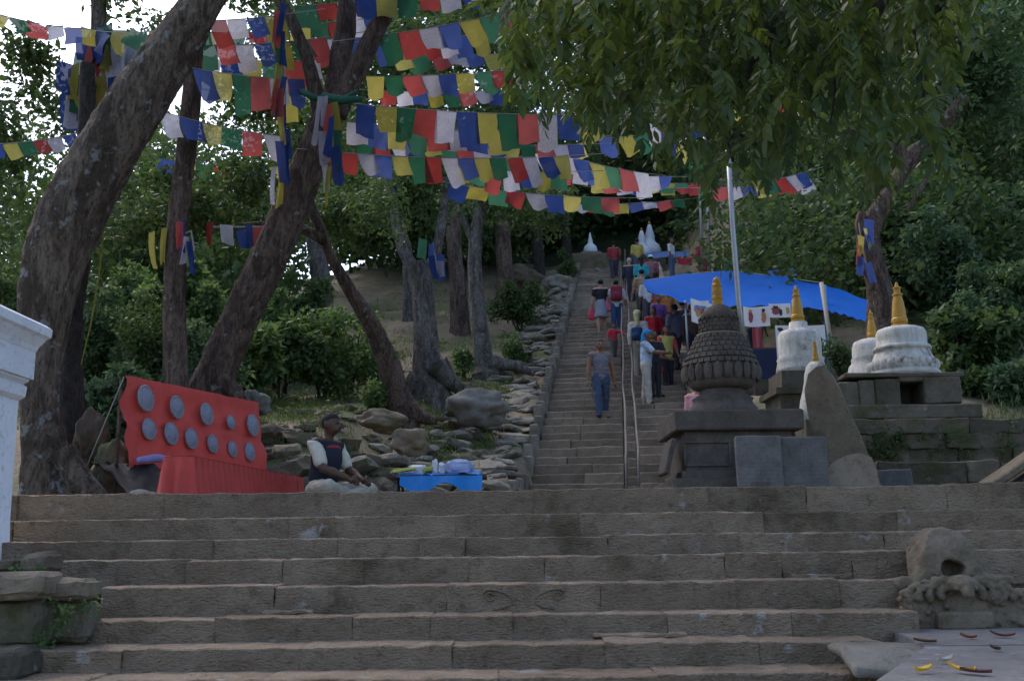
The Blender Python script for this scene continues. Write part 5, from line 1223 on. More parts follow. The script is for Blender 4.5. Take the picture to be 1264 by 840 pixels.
V, Fc = sheet([(1014, 349, 22.6), (1045, 360, 22), (1074, 371, 21.5)], [(1022, 381, 20), (1050, 389, 19.6), (1077, 397, 19.4)], 12, 6); put('side_sheet', mk('tarp_side', V, Fc), M_TARP, tp, smooth=True)
put('ridge_rope', MB().tube([W(*p) for p in top_e], .012, 5).mesh('ridge_rope'), M_CORD, tp)
for (x0, y0, x1, y1, x2, y2, x3, y3, Y, lab) in ((868, 306, 930, 304, 932, 312, 870, 314, 41, 'strip of blue awning far up near the stair head'), (942, 336, 982, 328, 984, 338, 948, 343, 27, 'small blue sheet tied behind the main tarpaulin'), (795, 312, 860, 308, 862, 314, 800, 318, 43, 'narrow blue awning edge beside the twin stupas')):
    V, Fc = sheet([(x0, y0, Y), (x1, y1, Y)], [(x3, y3, Y-1.2), (x2, y2, Y-1.2)], 8, 4, .03); put('small_awning', mk('small_awning', V, Fc), plain('faded_blue_tarp', (.03, .12, .36), .6, trans=.2), label=lab, cat='awning', smooth=True)
def pole(name, label, pts, r_, mat, cat='pole', grp=None):
    put(name, MB().tube([W(*p) for p in pts], r_, 8).mesh(name), mat, label=label, cat=cat, group=grp, smooth=True)
pole('flagpole', 'tall steel flagpole in front of the blue tarpaulin', [(920, 430, 17), (912, 375, 17), (904, 275, 17), (898, 170, 17)], .045, M_STEEL)
pole('flagpole', 'thin far steel pole, nearer the twin stupas', [(868, 372, 34), (864, 240, 34), (860, 150, 34)], .05, M_STEEL)
pole('flagpole', 'thin far steel pole, nearer the tall steel flagpole', [(877, 372, 33), (873, 240, 33), (869, 150, 33)], .06, M_STEEL)
pole('bamboo_pole', 'leaning bamboo pole holding up the tarpaulin corner', [(1032, 470, 19.6), (1022, 400, 19.9), (1014, 349, 20.2)], .045, M_WOODL)
pole('tarp_pole', 'blue-wrapped pole under the tarpaulin corner', [(1024, 470, 20.6), (1017, 352, 20.8)], .05, plain('blue_wrap', (.10, .25, .42), .7))
pole('tarp_pole', 'thin pole at the stair end of the tarpaulin', [(850, 450, 22.3), (846, 371, 22.3)], .025, M_STEEL)
pole('tarp_pole', 'thin pole behind the dark stupa holding the tarpaulin', [(938, 450, 21.4), (936, 374, 21.4)], .025, M_STEEL)
M_SHEET = plain('white_printed_cloth', (.62, .62, .64), .85, var=.05, trans=.2)
def blot(name, c): return plain('print_'+name, c, .85)
PR = [blot('orange', (.5, .22, .10)), blot('blue', (.12, .22, .45)), blot('maroon', (.25, .07, .06)), blot('black', (.04, .035, .035)), blot('ochre', (.45, .30, .10))]
def hanging(x0, y0, x1, y1, Y, label, prints, sk=0, seed=0):
    a, b = W(x0, y0, Y), W(x1, y1, Y); wd, h = b.x-a.x, a.z-b.z; V = []; n = 9; rr = random.Random(seed)
    f = lambda u, v: Vector((a.x+wd*u, Y-.03*math.sin(u*7+seed)-.02*v, a.z-sk*u-h*v-.02*math.sin(u*3.14)))
    for j in range(6):
        for i in range(n): V.append(f(i/(n-1), j/5))
    t = thing('printed_cloth', (a+b)/2, label, 'cloth', 'printed cloths hung at the stalls')
    shc = put('cloth', mk('printed_sheet', V, [(j*n+i, j*n+i+1, (j+1)*n+i+1, (j+1)*n+i) for j in range(5) for i in range(n-1)]), M_SHEET, t, smooth=True)
    for (u, v, ru, rv, k) in prints:      # printed figures: rounded patches of colour lying on the cloth
        n2 = 12; Vp = [f(u+ru*math.cos(6.283*i/n2)*(1+.25*math.sin(i*2.3+seed)), v+rv*math.sin(6.283*i/n2)*(1+.2*math.cos(i*1.7)))+Vector((0, -.006-.0015*k, 0)) for i in range(n2)]
        put('print', mk('print', Vp, [tuple(range(n2))]), PR[k], shc)
hanging(852, 368, 876, 397, 21.2, 'white cloth printed with a face, hung left of the dark stupa', [(.42, .42, .24, .22, 0), (.5, .3, .3, .1, 1), (.62, .42, .1, .2, 2), (.4, .62, .12, .1, 4)], .06, 1)
hanging(874, 374, 888, 397, 21.4, 'narrow pale cloth just behind the dark stupa top', [(.5, .4, .2, .2, 4)], .0, 2)
hanging(917, 378, 951, 402, 20.6, 'bluish white cloth printed with two standing figures', [(.28, .5, .09, .28, 2), (.28, .2, .07, .09, 0), (.75, .55, .10, .28, 0), (.75, .2, .07, .1, 3)], .0, 3)
hanging(949, 374, 977, 391, 20.4, 'white cloth printed with a dark elephant', [(.32, .5, .22, .26, 2), (.5, .62, .08, .25, 3), (.3, .25, .12, .12, 3), (.85, .5, .10, .25, 4)], .0, 4)
hanging(957, 401, 1021, 442, 19.6, 'large white printed sheet behind the weathered stupa', [(.1, .12, .06, .06, 3), (.83, .2, .05, .09, 0), (.2, .35, .05, .05, 1), (.55, .75, .05, .09, 2), (.75, .65, .08, .12, 0), (.9, .9, .05, .06, 3)], .0, 5)
hanging(977, 370, 988, 388, 20.4, 'small white cloth beside the elephant print', [(.5, .5, .2, .2, 4)], .0, 6)
# goods and tables of the stall
def stall_table(x0, x1, y, Y, label, h=.7):
    a, b = W(x0, y, Y), W(x1, y, Y); t = thing('stall_table', ((a.x+b.x)/2, Y, a.z-h), label, 'table')
    put('tabletop', MB().box(((a.x+b.x)/2, Y+.4, a.z), (b.x-a.x, .8, .04)).mesh('tabletop'), M_WOODD, t)
    for x in (a.x+.08, b.x-.08):
        for yy in (Y+.06, Y+.72): put('leg', MB().tube([(x, yy, a.z-.02), (x, yy, a.z-h-.4)], .025, 6).mesh('leg'), M_WOODD, t)
    put('cloth_front', MB().box(((a.x+b.x)/2, Y-.012, a.z-h*.45), (b.x-a.x, .02, h*.85)).mesh('cloth_front'), plain('dark_blue_cloth', (.02, .03, .07), .8), t)
stall_table(925, 985, 430, 20.4, 'stall table draped in dark blue behind the dark stupa')
stall_table(862, 925, 436, 21.5, 'stall table in the shade left of the dark stupa')
for (x, y, Y, w_, h_, c_, lab, nm, cat) in ((842, 466, 25.3, 22, 22, (.03, .24, .10), 'green plastic crate on the ground by the stair', 'plastic_crate', 'crate'), (812, 474, 24.7, 12, 16, (.55, .06, .04), 'red plastic crate beside the woman in yellow', 'plastic_crate', 'crate'), (884, 345, 39, 36, 20, (.45, .06, .06), 'red textiles piled at the far stall near the stair head', 'textile_pile', 'textiles')):
    p = W(x, y, Y); m = M(Y); t = thing(nm, (p.x, Y, p.z), lab, cat)
    w2, h2 = w_*m, h_*m
    if cat == 'crate':
        mt = plain(nm+lab[:3], c_, .5)
        put('bottom', MB().box((p.x, Y+w2/2, p.z+.02), (w2*.94, w2*.94, .03)).mesh('bottom'), mt, t)
        for sx_, sy_, ax in ((0, -.5, 0), (0, .5, 0), (-.5, 0, 1), (.5, 0, 1)):
            for r_ in range(3): put('side_slat', MB().box((p.x+sx_*w2, Y+w2/2+sy_*w2, p.z+h2*(.18+.3*r_)), (w2 if ax == 0 else .02, .02 if ax == 0 else w2, h2*.24)).mesh('side_slat'), mt, t)
    else:
        for r_ in range(4): put('folded_textile', rough_block('folded_textile', (w2*(1-.08*r_), .5, h2*.24), (4, 3, 1), .04, .05, 850+r_, 3), plain('textile_%d' % r_, [(.45, .05, .05), (.3, .04, .10), (.5, .10, .06), (.38, .03, .05)][r_], .9), t, loc=(p.x, Y, p.z+h2*.125+h2*.25*r_))
# red cloths hung at the far stall, striped cloth behind the flagpole
for q, (x0, y0, x1, y1, Y, c_, lab) in enumerate(((836, 316, 858, 324, 40, (.42, .05, .07), 'red cloth strung at the far stall beside the man in white'), (858, 312, 872, 340, 39.5, (.36, .03, .05), 'long red garment hanging at the far stall'), (878, 316, 900, 326, 39, (.38, .06, .06), 'red awning cloth right of the far poles'), (928, 400, 942, 428, 20.9, (.45, .12, .14), 'red and pink cloth hanging behind the tall flagpole'))):
    a, b = W(x0, y0, Y), W(x1, y1, Y); V = []
    for j in range(5):
        for i in range(8):
            u, v = i/7, j/4; V.append((a.x+(b.x-a.x)*u, Y+.08*math.sin(u*9), a.z+(b.z-a.z)*v-.1*math.sin(u*3.14)))
    put('hanging_cloth', mk('hanging_cloth', V, [(j*8+i, j*8+i+1, (j+1)*8+i+1, (j+1)*8+i) for j in range(4) for i in range(7)]), plain('hung_%d' % q, c_, .85, trans=.2), label=lab, cat='cloth', smooth=True)
# ------------------------------------------------------------------ people
_sdf_base = sdf_eval
def sdf_eval(P, prims, k):
    lo = [p for p in prims if not (isinstance(p[-1], str) and p[-1] == 'fine')]; fi = [p[:-1] for p in prims if isinstance(p[-1], str) and p[-1] == 'fine']
    D = _sdf_base(P, lo, k)
    if fi: D = np.minimum(D, _sdf_base(P, fi, .007))
    return D
SKIN = plain('brown_skin', (.21, .105, .062), .55, var=.08); SKIND = plain('dark_skin', (.085, .042, .028), .5, var=.08); SKINL = plain('light_skin', (.42, .24, .17), .55, var=.06)
HAIRB = plain('black_hair', (.010, .008, .008), .75, var=.2, nscale=80, bump=.3); HAIRG = plain('grey_hair', (.35, .34, .33), .6, nscale=80)
EYE_M = plain('dark_eye', (.02, .015, .012), .3)
_mc = {}
def cloth(c):
    if c not in _mc: _mc[c] = plain('cloth_%d' % len(_mc), c, .85, var=.12, nscale=14, bump=.25)
    return _mc[c]
def v3(*a): return np.array(a, float)
def rotx(p, a, o): 
    q = p-o; return o+v3(q[0], q[1]*math.cos(a)-q[2]*math.sin(a), q[1]*math.sin(a)+q[2]*math.cos(a))
def stand(H, legs=((0, 0), (0, 0)), arms=((.05, .12, .15), (.05, .12, .15)), lean=0., spread=.0, tilt=0.):
    J = {'pelvis': v3(0, 0, .53*H)}
    low = 9
    for i, sg in enumerate((-1, 1)):
        t, kb = legs[i]; hip = v3(sg*.052*H, 0, .515*H); knee = hip+.245*H*v3(sg*spread, -math.sin(t), -math.cos(t)); an = knee+.235*H*v3(sg*spread*.3, -math.sin(t-kb), -math.cos(t-kb))
        J['hip', i], J['knee', i], J['ankle', i] = hip, knee, an; J['toe', i] = an+v3(sg*.02*H, -.105*H, -.018*H); low = min(low, an[2])
    dz = .037*H-low
    for k in list(J): J[k] = J[k]+v3(0, 0, dz)
    pz0 = J['pelvis']
    up_ = {'waist': v3(0, .005*H, .61*H), 'chest': v3(0, 0, .72*H), 'neck': v3(0, .008*H, .825*H), 'head': v3(0, -.012*H, .925*H)}
    for i, sg in enumerate((-1, 1)): up_['sh', i] = v3(sg*.108*H, .005*H, .800*H)
    for k in up_: J[k] = rotx(up_[k]+v3(0, 0, dz), lean, pz0)
    J['head'] = rotx(J['head'], tilt, J['neck'])
    for i, sg in enumerate((-1, 1)):
        a, o, e = arms[i]; s = J['sh', i]; el = s+.175*H*v3(sg*math.sin(o), -math.sin(a)*math.cos(o), -math.cos(a)*math.cos(o))
        wr = el+.150*H*v3(sg*math.sin(o)*.4, -math.sin(a+e), -math.cos(a+e)); J['el', i], J['wr', i] = el, wr
    return J
def sit(H):
    J = {'pelvis': v3(0, 0, .085*H), 'waist': v3(0, -.005*H, .165*H), 'chest': v3(0, -.025*H, .275*H), 'neck': v3(0, -.03*H, .385*H), 'head': v3(0, -.06*H, .478*H)}
    for i, sg in enumerate((-1, 1)):
        J['sh', i] = v3(sg*.108*H, -.02*H, .355*H); J['hip', i] = v3(sg*.06*H, 0, .08*H); J['knee', i] = v3(sg*.20*H, -.20*H, .085*H); J['ankle', i] = v3(-sg*.03*H, -.20*H-.05*H*i, .04*H); J['toe', i] = J['ankle', i]+v3(-sg*.09*H, .01*H, -.008*H)
        J['el', i] = v3(sg*.13*H, -.10*H, .205*H); J['wr', i] = v3(sg*.07*H, -.235*H, .145*H)
    return J
def person(label, px, fy, Y, H, face, J, skin, top, bottom, sleeve=.5, hair='short', hairm=None, skirt=None, h=.018, vest=None, hat=None, shoes=(.03, .03, .03), legs_to=1.0, z=None, xoff=0):
    ft = W(px, fy, Y); loc = Vector((ft.x, Y, ft.z if z is None else z))
    if z is None:                    # stand on the step or slope below the head's line of sight
        yh = fy-H*F/Y; best = None
        for i in range(-240, 241):
            Yc = Y+i*.05; p = W(px, yh, Yc); s_, l_ = sl_of(p.x, Yc)
            if Yc < 17: continue
            fl = (PLAT+RISE*(math.floor((s_-S0)/RUN)+1) if -1.65 < l_ < 1.36 and s_ < 42 else ground(p.x, Yc))
            e = abs(p.z-H-fl)*3+abs(Yc-Y)*.12
            if best is None or e < best[0]: best = (e, Vector((p.x, Yc, fl)), abs(p.z-H-fl))
        loc = best[1]; Y = loc.y
    t = thing('person', loc, label, 'person', 'people on the stairway'); q = Matrix.Rotation(R(face), 3, 'Z').to_quaternion()
    def part(nm, prims, mat, k=.03, cut=None, hh=h, par=None):
        me = sdf_mesh(nm, prims, hh, k*H/1.7, cut)
        if nm in ('shirt', 'trousers', 'skirt', 'headscarf'): roughen(me, .009*H/1.7, 11)       # folds
        return put(nm, me, mat, par or t, smooth=True, loc=loc, rot=q)
    g = H; S = []
    hd, nk, ch, ws, pv = J['head'], J['neck'], J['chest'], J['waist'], J['pelvis']
    S += [ell(hd+v3(0, .006*g, .012*g), (.047*g, .057*g, .054*g)), ell(hd+v3(0, -.008*g, -.022*g), (.037*g, .044*g, .044*g)), cap(nk-v3(0, 0, .02*g), hd-v3(0, -.012*g, .03*g), .031*g, .029*g)]
    S += [cap(hd+v3(0, -.052*g, .004*g), hd+v3(0, -.064*g, -.018*g), .006*g, .011*g)]          # nose
    for sg in (-1, 1): S.append(ell(hd+v3(sg*.048*g, .004*g, -.006*g), (.007*g, .013*g, .018*g)))  # ears
    S.append(cap(hd+v3(-.014*g, -.048*g, -.036*g), hd+v3(.014*g, -.048*g, -.036*g), .008*g))     # lips
    tor = [ell(ch+v3(0, 0, .005*g), (.098*g, .060*g, .098*g)), ell(ws, (.082*g, .055*g, .085*g)), ell(pv, (.090*g, .064*g, .075*g)), cap(J['sh', 0]+v3(.02*g, 0, .0), J['sh', 1]-v3(.02*g, 0, .0), .040*g), cap(ch, ws, .07*g, .066*g)]
    S += tor
    for i, sg in enumerate((-1, 1)):
        s, e, w_ = J['sh', i], J['el', i], J['wr', i]
        S += [cap(s, e, .033*g, .024*g), cap(e, e*.6+w_*.4, .024*g, .025*g), cap(e*.6+w_*.4, w_, .025*g, .016*g)]
        S += [cap(J['hip', i], J['knee', i], .056*g, .035*g), cap(J['knee', i], J['knee', i]*.62+J['ankle', i]*.38, .034*g, .035*g), cap(J['knee', i]*.62+J['ankle', i]*.38, J['ankle', i], .035*g, .021*g), cap(J['ankle', i]-v3(0, 0, .012*g), J['toe', i], .022*g, .017*g)]
        d = (w_-e)/np.linalg.norm(w_-e); sidev = np.cross(d, v3(1, 0, 0)) if abs(d[0]) < .8 else v3(0, 1, 0); sidev /= np.linalg.norm(sidev); nrm = np.cross(d, sidev)
        pc = w_+d*.028*g; S.append(cap(pc-sidev*.010*g, pc+sidev*.012*g+d*.016*g, .014*g, .013*g))
        for fi in range(4):          # curled fingers and a thumb off the palm's side
            b0_ = pc+d*.020*g+sidev*(fi-1.5)*.0105*g; ln = (.030, .036, .034, .026)[fi]*g; m1 = b0_+d*ln*.6+nrm*(-sg)*.006*g; m2 = m1+d*ln*.5-nrm*sg*.014*g
            S += [cap(b0_, m1, .0052*g, .005*g)+('fine',), cap(m1, m2, .005*g, .0042*g)+('fine',)]
        tb_ = pc-d*.006*g+sidev*.016*g; S += [cap(tb_, tb_+d*.020*g+sidev*.016*g, .006*g, .0055*g)+('fine',), cap(tb_+d*.020*g+sidev*.016*g, tb_+d*.036*g+sidev*.016*g-nrm*sg*.006*g, .0055*g, .0045*g)+('fine',)]
    body = part('body', S, skin, .028)
    eb = MB()
    for sg in (-1, 1):
        ec = hd+v3(sg*.019*g, -.0535*g, .002*g); eb.lathe([(.002, -.004*g), (.0085*g, -.002*g), (.0085*g, .002*g), (.002, .004*g)], ec, 8)
    put('eyes', eb.mesh('eyes'), EYE_M, t, loc=loc, rot=q)
    inf = .010*g
    T = [ell(p[1], p[2]+inf) if p[0] == 'e' else cap(p[1], p[2], p[3]+inf, p[4]+inf) for p in tor]
    hem = pv[2]-.045*g
    sl_p = []
    for i in range(2):
        s, e, w_ = J['sh', i], J['el', i], J['wr', i]
        if sleeve > 0:
            a1 = min(1, sleeve*1.0/.55) if sleeve <= .55 else 1
            sl_p.append(cap(s, s+(e-s)*a1, .043*g, .037*g))
            if sleeve > .55: sl_p.append(cap(e, e+(w_-e)*(sleeve-.55)/.45, .036*g, .027*g))
        else: sl_p.append(cap(s*.9+ch*.1, s, .040*g, .041*g))
    neck_z = nk[2]-.012*g
    shirt_cut = lambda P: np.maximum(hem-P[..., 2], (P[..., 2]-neck_z)*1.0)
    if vest is None: part('shirt', T+sl_p, cloth(top), .03, shirt_cut)
    else:
        part('shirt', T+sl_p, cloth(top), .03, shirt_cut)
        T2 = [ell(p[1], p[2]+inf*2.0) if p[0] == 'e' else cap(p[1], p[2], p[3]+inf*1.7, p[4]+inf*1.7) for p in tor]
        part('vest', T2, cloth(vest), .03, lambda P: np.maximum(hem-.02*g-P[..., 2], P[..., 2]-neck_z-.004*g))
    if skirt is not None:
        w0 = pv+v3(0, 0, .06*g); b0_ = v3((J['ankle', 0][0]+J['ankle', 1][0])/2, (J['ankle', 0][1]+J['ankle', 1][1])/2, skirt*g)
        part('skirt', [cap(w0, b0_, .088*g, .125*g), ell(pv, (.105*g, .08*g, .09*g))], cloth(bottom), .03, lambda P: np.maximum(b0_[2]-P[..., 2], P[..., 2]-w0[2]-.03*g))
    else:
        Lg = [ell(pv, (.098*g, .073*g, .078*g)), ell(pv+v3(0, 0, .03*g), (.092*g, .066*g, .06*g))]
        for i in range(2):
            e2 = J['knee', i]+(J['ankle', i]-J['knee', i])*legs_to
            Lg += [cap(J['hip', i], J['knee', i], .064*g, .046*g), cap(J['knee', i], e2, .045*g, .038*g)]
        part('trousers', Lg, cloth(bottom), .02)
    for i in range(2):
        a_ = J['ankle', i]; part('shoe', [cap(a_-v3(0, 0, .016*g), J['toe', i]+(J['toe', i]-a_)*.12, .027*g, .022*g)], cloth(shoes), .01)
    if hair != 'none':
        fl_ = lambda P: -np.maximum(P[..., 1]-(hd[1]-.012*g), P[..., 2]-(hd[2]+.030*g))
        Hp = [ell(hd+v3(0, .010*g, .016*g), (.052*g, .060*g, .057*g))]
        if hair == 'long': Hp += [cap(hd+v3(0, .045*g, -.01*g), nk+v3(0, .045*g, -.05*g), .032*g, .022*g)]
        part('hair', Hp, hairm or HAIRB, .02, fl_)
    if hat:
        kind, hc = hat; Hp = [ell(hd+v3(0, .006*g, .030*g), (.057*g, .066*g, .052*g))]; zc = hd[2]+.012*g
        if kind == 'cap': Hp.append(ell(hd+v3(0, -.07*g, .022*g), (.042*g, .036*g, .008*g)))
        if kind == 'brim': Hp.append(ell(hd+v3(0, .0, .02*g), (.10*g, .11*g, .010*g)))
        if kind == 'scarf': Hp.append(cap(hd+v3(0, .04*g, .0), nk+v3(0, .05*g, -.06*g), .045*g, .03*g)); zc = -9
        part('hat' if kind != 'scarf' else 'headscarf', Hp, cloth(hc), .012, lambda P: np.maximum(zc-P[..., 2], -np.maximum(P[..., 1]-(hd[1]-.02*g), P[..., 2]-(hd[2]+.022*g))) if kind != 'cap' else zc-P[..., 2])
    return t, loc, q, J
def carried(nm, label, cat, base, off, mats, size, kind='bag'):
    t, loc, q, J = base; p = loc+q @ Vector(off)
    b = thing(nm, p, label, cat)
    if kind == 'pack':
        sk_ = put('sack', sdf_mesh('sack', [bx((0, 0, 0), (size[0], size[1], size[2]), .06), ell((0, size[1]*.8, -size[2]*.35), (size[0]*.75, .07, size[2]*.5))], .02, .03), cloth(mats), b, smooth=True, loc=p, rot=q)
        for sg in (-1, 1): put('strap', MB().tube([Vector((sg*size[0]*.6, -size[1], size[2]*.8)), Vector((sg*size[0]*.65, -size[1]-.10, size[2]*1.05)), Vector((sg*size[0]*.7, -size[1]-.24, size[2]*.7)), Vector((sg*size[0]*.75, -size[1]-.2, -size[2]*.4)), Vector((sg*size[0]*.7, -size[1], -size[2]*.7))], .018, 5).mesh('strap'), cloth((.03, .03, .035)), sk_, loc=p, rot=q)
    else:
        pc1 = put('pouch', sdf_mesh('pouch', [ell((0, 0, 0), size), bx((0, 0, -size[2]*.3), (size[0]*.9, size[1]*.9, size[2]*.5), .03)], .016, .03), cloth(mats), b, smooth=True, loc=p, rot=q)
        put('strap', MB().tube([Vector((0, -size[1]*.8, size[2]*.6)), Vector((0, -size[1]*.3, size[2]*1.7)), Vector((0, size[1]*.3, size[2]*1.7)), Vector((0, size[1]*.8, size[2]*.6))],   .010, 5).mesh('strap'), cloth(mats), pc1, loc=p, rot=q)
WALK = ((.30, .12), (-.22, .25))
def sz(s, extra=0): return PLAT+RISE*(math.floor((s-S0)/RUN)+1)
# man coming down, left lane
person('man in sleeveless grey check shirt and blue jeans walking down', 740, 517, 22, 1.72, 8, stand(1.72, ((.34, .10), (-.12, .22)), ((.12, .24, .12), (-.12, .26, .2)), spread=.03), SKIN, (.13, .13, .16), (.05, .072, .12), sleeve=0, h=.012, hair='short', shoes=(.05, .035, .03))
for m_ in (cloth((.13, .13, .16)),):      # woven check
    t = m_.node_tree; N = t.nodes; pb = [n for n in N if n.type == 'BSDF_PRINCIPLED'][0]; src = pb.inputs['Base Color'].links[0].from_socket
    ck = N.new('ShaderNodeTexChecker'); ck.inputs['Scale'].default_value = 26; g_n = N.new('ShaderNodeNewGeometry'); t.links.new(g_n.outputs['Position'], ck.inputs['Vector'])
    t.links.new(_mixc(t, ck.outputs['Fac'], src, (.20, .17, .19)), pb.inputs['Base Color'])
person('man in light blue shirt, blue cap and pale trousers facing the stalls', 796, 502, 22.7, 1.66, 72, stand(1.66, ((.10, .05), (-.10, .06)), ((.75, .10, .75), (.65, .15, .7)), lean=.06), SKIN, (.42, .50, .62), (.45, .41, .35), sleeve=.45, h=.013, hat=('scarf', (.02, .22, .45)), shoes=(.04, .03, .03))
person('person in black top standing behind the man in the blue cap', 806, 488, 23.8, 1.5, 20, stand(1.5, arms=((.5, .1, .9), (.5, .1, .9))), SKIN, (.025, .025, .035), (.03, .03, .04), sleeve=.5, hair='short')
pw = person('woman in yellow vest over red sleeves and black trousers', 822, 474, 25.2, 1.42, 10, stand(1.42, ((.05, 0), (-.05, 0)), ((.25, .15, .5), (.2, .2, .3))), SKIN, (.50, .07, .06), (.02, .02, .026), sleeve=.6, vest=(.52, .45, .12), hair='long')
carried('shoulder_bag', 'red bag hanging beside the woman in yellow', 'bag', pw, (-.22, -.02, .42), (.55, .05, .05), (.10, .06, .13))
person('woman in bright red shirt further up the right lane', 806, 450, 27, 1.5, 0, stand(1.5), SKIN, (.50, .02, .03), (.04, .03, .05), sleeve=.6, hair='long')
pc_ = person('bent person in white with a yellow and white head covering', 788, 462, 26.2, 1.6, 160, stand(1.6, lean=-.25), SKINL, (.58, .56, .52), (.30, .27, .22), sleeve=.9, hat=('scarf', (.55, .48, .25)))
carried('backpack', 'dark blue bag on the back of the bent person in white', 'bag', pc_, (0, .24, 1.0), (.02, .05, .12), (.13, .08, .16), 'pack')
person('small child in red in front of the two backpackers', 757, 443, 27.4, .95, 15, stand(.95, ((.2, .1), (-.15, .2)), ((.1, .3, .2), (.9, .7, .1))), SKIN, (.52, .03, .05), (.10, .09, .09), sleeve=.8, h=.012)
pa = person('woman in black top and grey skirt climbing on the left', 741, 416, 30, 1.66, 178, stand(1.66, ((.35, .5), (-.1, .05)), ((.1, .15, .1), (.05, .2, .3))), SKINL, (.02, .02, .025), (.24, .25, .29), sleeve=.3, skirt=.30, hair='short', shoes=(.6, .6, .58))
carried('shoulder_bag', 'red bag in the hand of the climbing woman in black', 'bag', pa, (.27, -.04, .60), (.52, .06, .09), (.12, .06, .17))
carried('shawl_bundle', 'pink cloth bundle at the hip of the climbing woman', 'cloth', pa, (-.20, .04, .85), (.45, .12, .17), (.10, .08, .20))
pb_ = person('person in white shirt and blue jeans climbing with a backpack', 760, 414, 30.2, 1.62, 176, stand(1.62, ((.15, .1), (-.05, .05)), ((.4, .3, .5), (.35, .3, .5))), SKINL, (.58, .58, .60), (.03, .07, .16), sleeve=.5, hair='short')
carried('backpack', 'maroon backpack of the climbing person in jeans', 'backpack', pb_, (0, .20, 1.16), (.20, .03, .05), (.17, .10, .22), 'pack')
pd_ = person('person in tan top with one hand on the handrail', 791, 400, 31.6, 1.66, 188, stand(1.66, arms=((.1, .9, .1), (.2, .2, .4)), lean=-.08), SKINL, (.33, .22, .11), (.05, .06, .05), sleeve=.4, hair='short')
carried('shoulder_bag', 'dark green bag at the side of the person in tan', 'bag', pd_, (-.26, .06, .78), (.015, .04, .035), (.15, .10, .24))
person('woman in long rust-red dress at the edge of the stair', 808, 402, 29.6, 1.55, 175, stand(1.55), SKIN, (.28, .07, .05), (.28, .07, .05), sleeve=.5, skirt=.06, hair='long')
person('woman in turquoise top with dark hair seen from behind', 791, 380, 34.4, 1.7, 180, stand(1.7), SKIN, (.03, .32, .36), (.05, .07, .10), sleeve=.5, hair='long')
person('grey-haired person in dark clothes holding the rail high on the stair', 777, 378, 35.2, 1.6, 165, stand(1.6, lean=-.18, arms=((.5, .2, .3), (.3, .2, .4))), SKINL, (.035, .035, .06), (.06, .06, .075), sleeve=.8, hair='short', hairm=HAIRG)
person('man in white shirt and jeans near the far red cloth', 828, 346, 40.5, 1.66, 60, stand(1.66), SKIN, (.60, .60, .62), (.08, .13, .25), sleeve=.5)
person('person in navy jacket and red cap facing the stalls', 842, 463, 23.2, 1.72, 165, stand(1.72), SKIN, (.012, .018, .035), (.025, .04, .025), sleeve=.9, hat=('cap', (.55, .05, .03)))
person('person in red garments at the far stall', 866, 346, 40, 1.6, 20, stand(1.6), SKIN, (.38, .04, .06), (.30, .03, .05), sleeve=.6, hair='long')
person('dark-clothed stallholder half hidden behind the carved stupa', 868, 466, 21.6, 1.5, -30, stand(1.5, lean=.15), SKIN, (.10, .12, .18), (.03, .03, .04), sleeve=.8)
person('person in pink top and white trousers behind the carved stupa', 862, 520, 18.4, 1.5, 150, stand(1.5, ((.2, .1), (-.1, .2))), SKIN, (.62, .30, .34), (.58, .57, .56), sleeve=.5, z=sz(18.4))
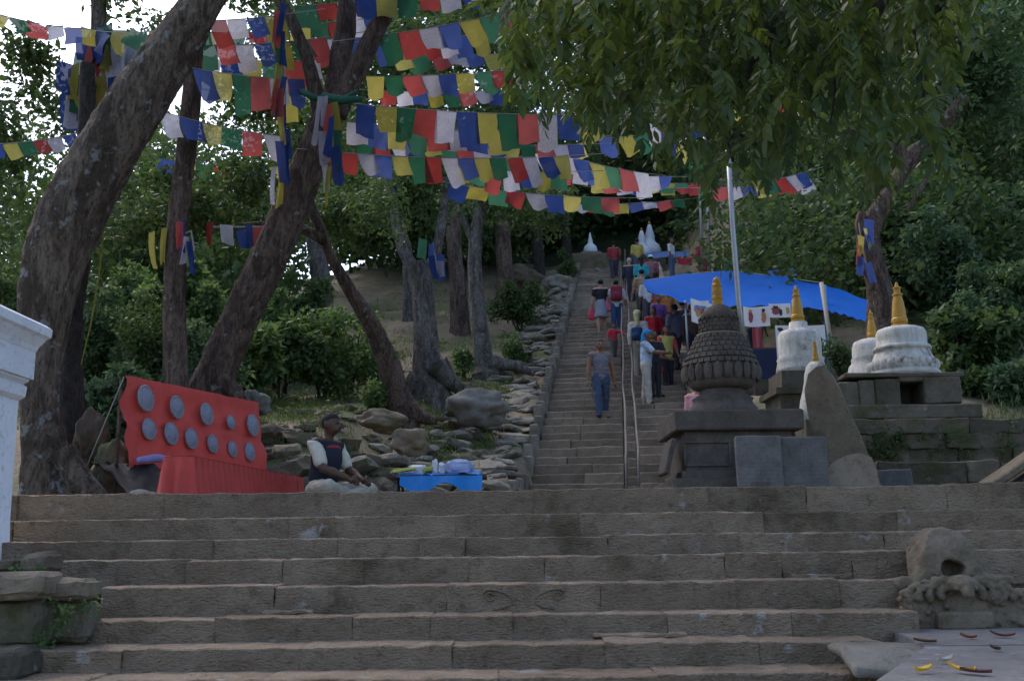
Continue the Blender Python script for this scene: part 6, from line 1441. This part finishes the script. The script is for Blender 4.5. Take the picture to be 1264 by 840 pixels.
for q, (lab, x, y, Y, H_, fc, tc_, bc, hat_) in enumerate((
    ('woman in orange shawl browsing under the tarpaulin edge', 822, 425, 27.5, 1.55, 200, (.45, .16, .05), (.10, .05, .04), None),
    ('boy in green shirt beside the woman in the rust-red dress', 818, 412, 28.5, 1.3, 150, (.05, .16, .08), (.04, .05, .09), None),
    ('man in grey shirt deep under the tarpaulin', 832, 455, 26.4, 1.66, 210, (.16, .16, .18), (.05, .04, .04), None),
    ('person in maroon by the pole at the stair end of the tarpaulin', 855, 462, 22.8, 1.5, 20, (.18, .03, .05), (.03, .03, .04), None),
    ('stallholder in pale blue behind the two-figure cloth', 930, 462, 21.8, 1.6, 10, (.28, .36, .46), (.04, .04, .06), None),
    ('person in white cap high on the right lane', 803, 372, 35.5, 1.6, 175, (.25, .10, .12), (.05, .06, .10), ('cap', (.6, .6, .6))),
    ('woman in purple shawl just behind the woman in red', 812, 432, 28.0, 1.5, 15, (.16, .06, .22), (.06, .04, .09), None),
    ('man in white shirt climbing on the right lane below the turquoise woman', 799, 410, 30.4, 1.64, 185, (.55, .55, .56), (.07, .07, .09), None),
    ('girl in pink dress at the edge of the stalls', 833, 455, 24.6, 1.2, 30, (.55, .16, .24), (.30, .08, .14), None),
    ('man in brown jacket beside the navy jacket', 853, 462, 24.5, 1.68, 190, (.14, .08, .05), (.04, .04, .05), None),
    ('distant climber in yellow near the stair head', 786, 345, 40.2, 1.6, 180, (.50, .40, .10), (.08, .09, .14), None),
    ('distant climber in dark red on the left lane near the stair head', 757, 350, 39.4, 1.6, 178, (.30, .04, .05), (.05, .05, .07), None))):
    person(lab, x, y, Y, H_, fc, stand(H_, ((.1+.05*q % .2, .05), (-.1, .1)), ((.3, .2, .5), (.1, .15, .2))), SKIN, tc_, bc, sleeve=.55, hair='long' if q in (0, 4) else 'short', hat=hat_, h=.018)
# seated vendor
person('seated man in navy vest with red shoulders beside the blue tray', 398, 612, 10.1, 1.60, 62, sit(1.60), SKIND, (.50, .47, .38), (.34, .31, .25), sleeve=.42, h=.0115, vest=(.018, .02, .035), hair='short', z=PLAT)
sy = sit(1.60); q_ = Matrix.Rotation(R(62), 3, 'Z').to_quaternion(); lc = Vector((W(398, 612, 10.1).x, 10.1, PLAT)); g = 1.6
vt = [o for o in bpy.data.objects if o.name.startswith('vest')][-1]
put('red_yoke', sdf_mesh('red_yoke', [cap(sy['sh', 0]+v3(.02, 0, .012), sy['sh', 1]+v3(-.02, 0, .012), .072, .072), ell(sy['chest']+v3(0, 0, .03*g), (.118*g, .082*g, .075*g))], .011, .03, lambda P: np.maximum(sy['chest'][2]+.056*g-P[..., 2], P[..., 2]-sy['neck'][2]+.012*g)), cloth((.28, .03, .035)), vt.parent, smooth=True, loc=lc, rot=q_)
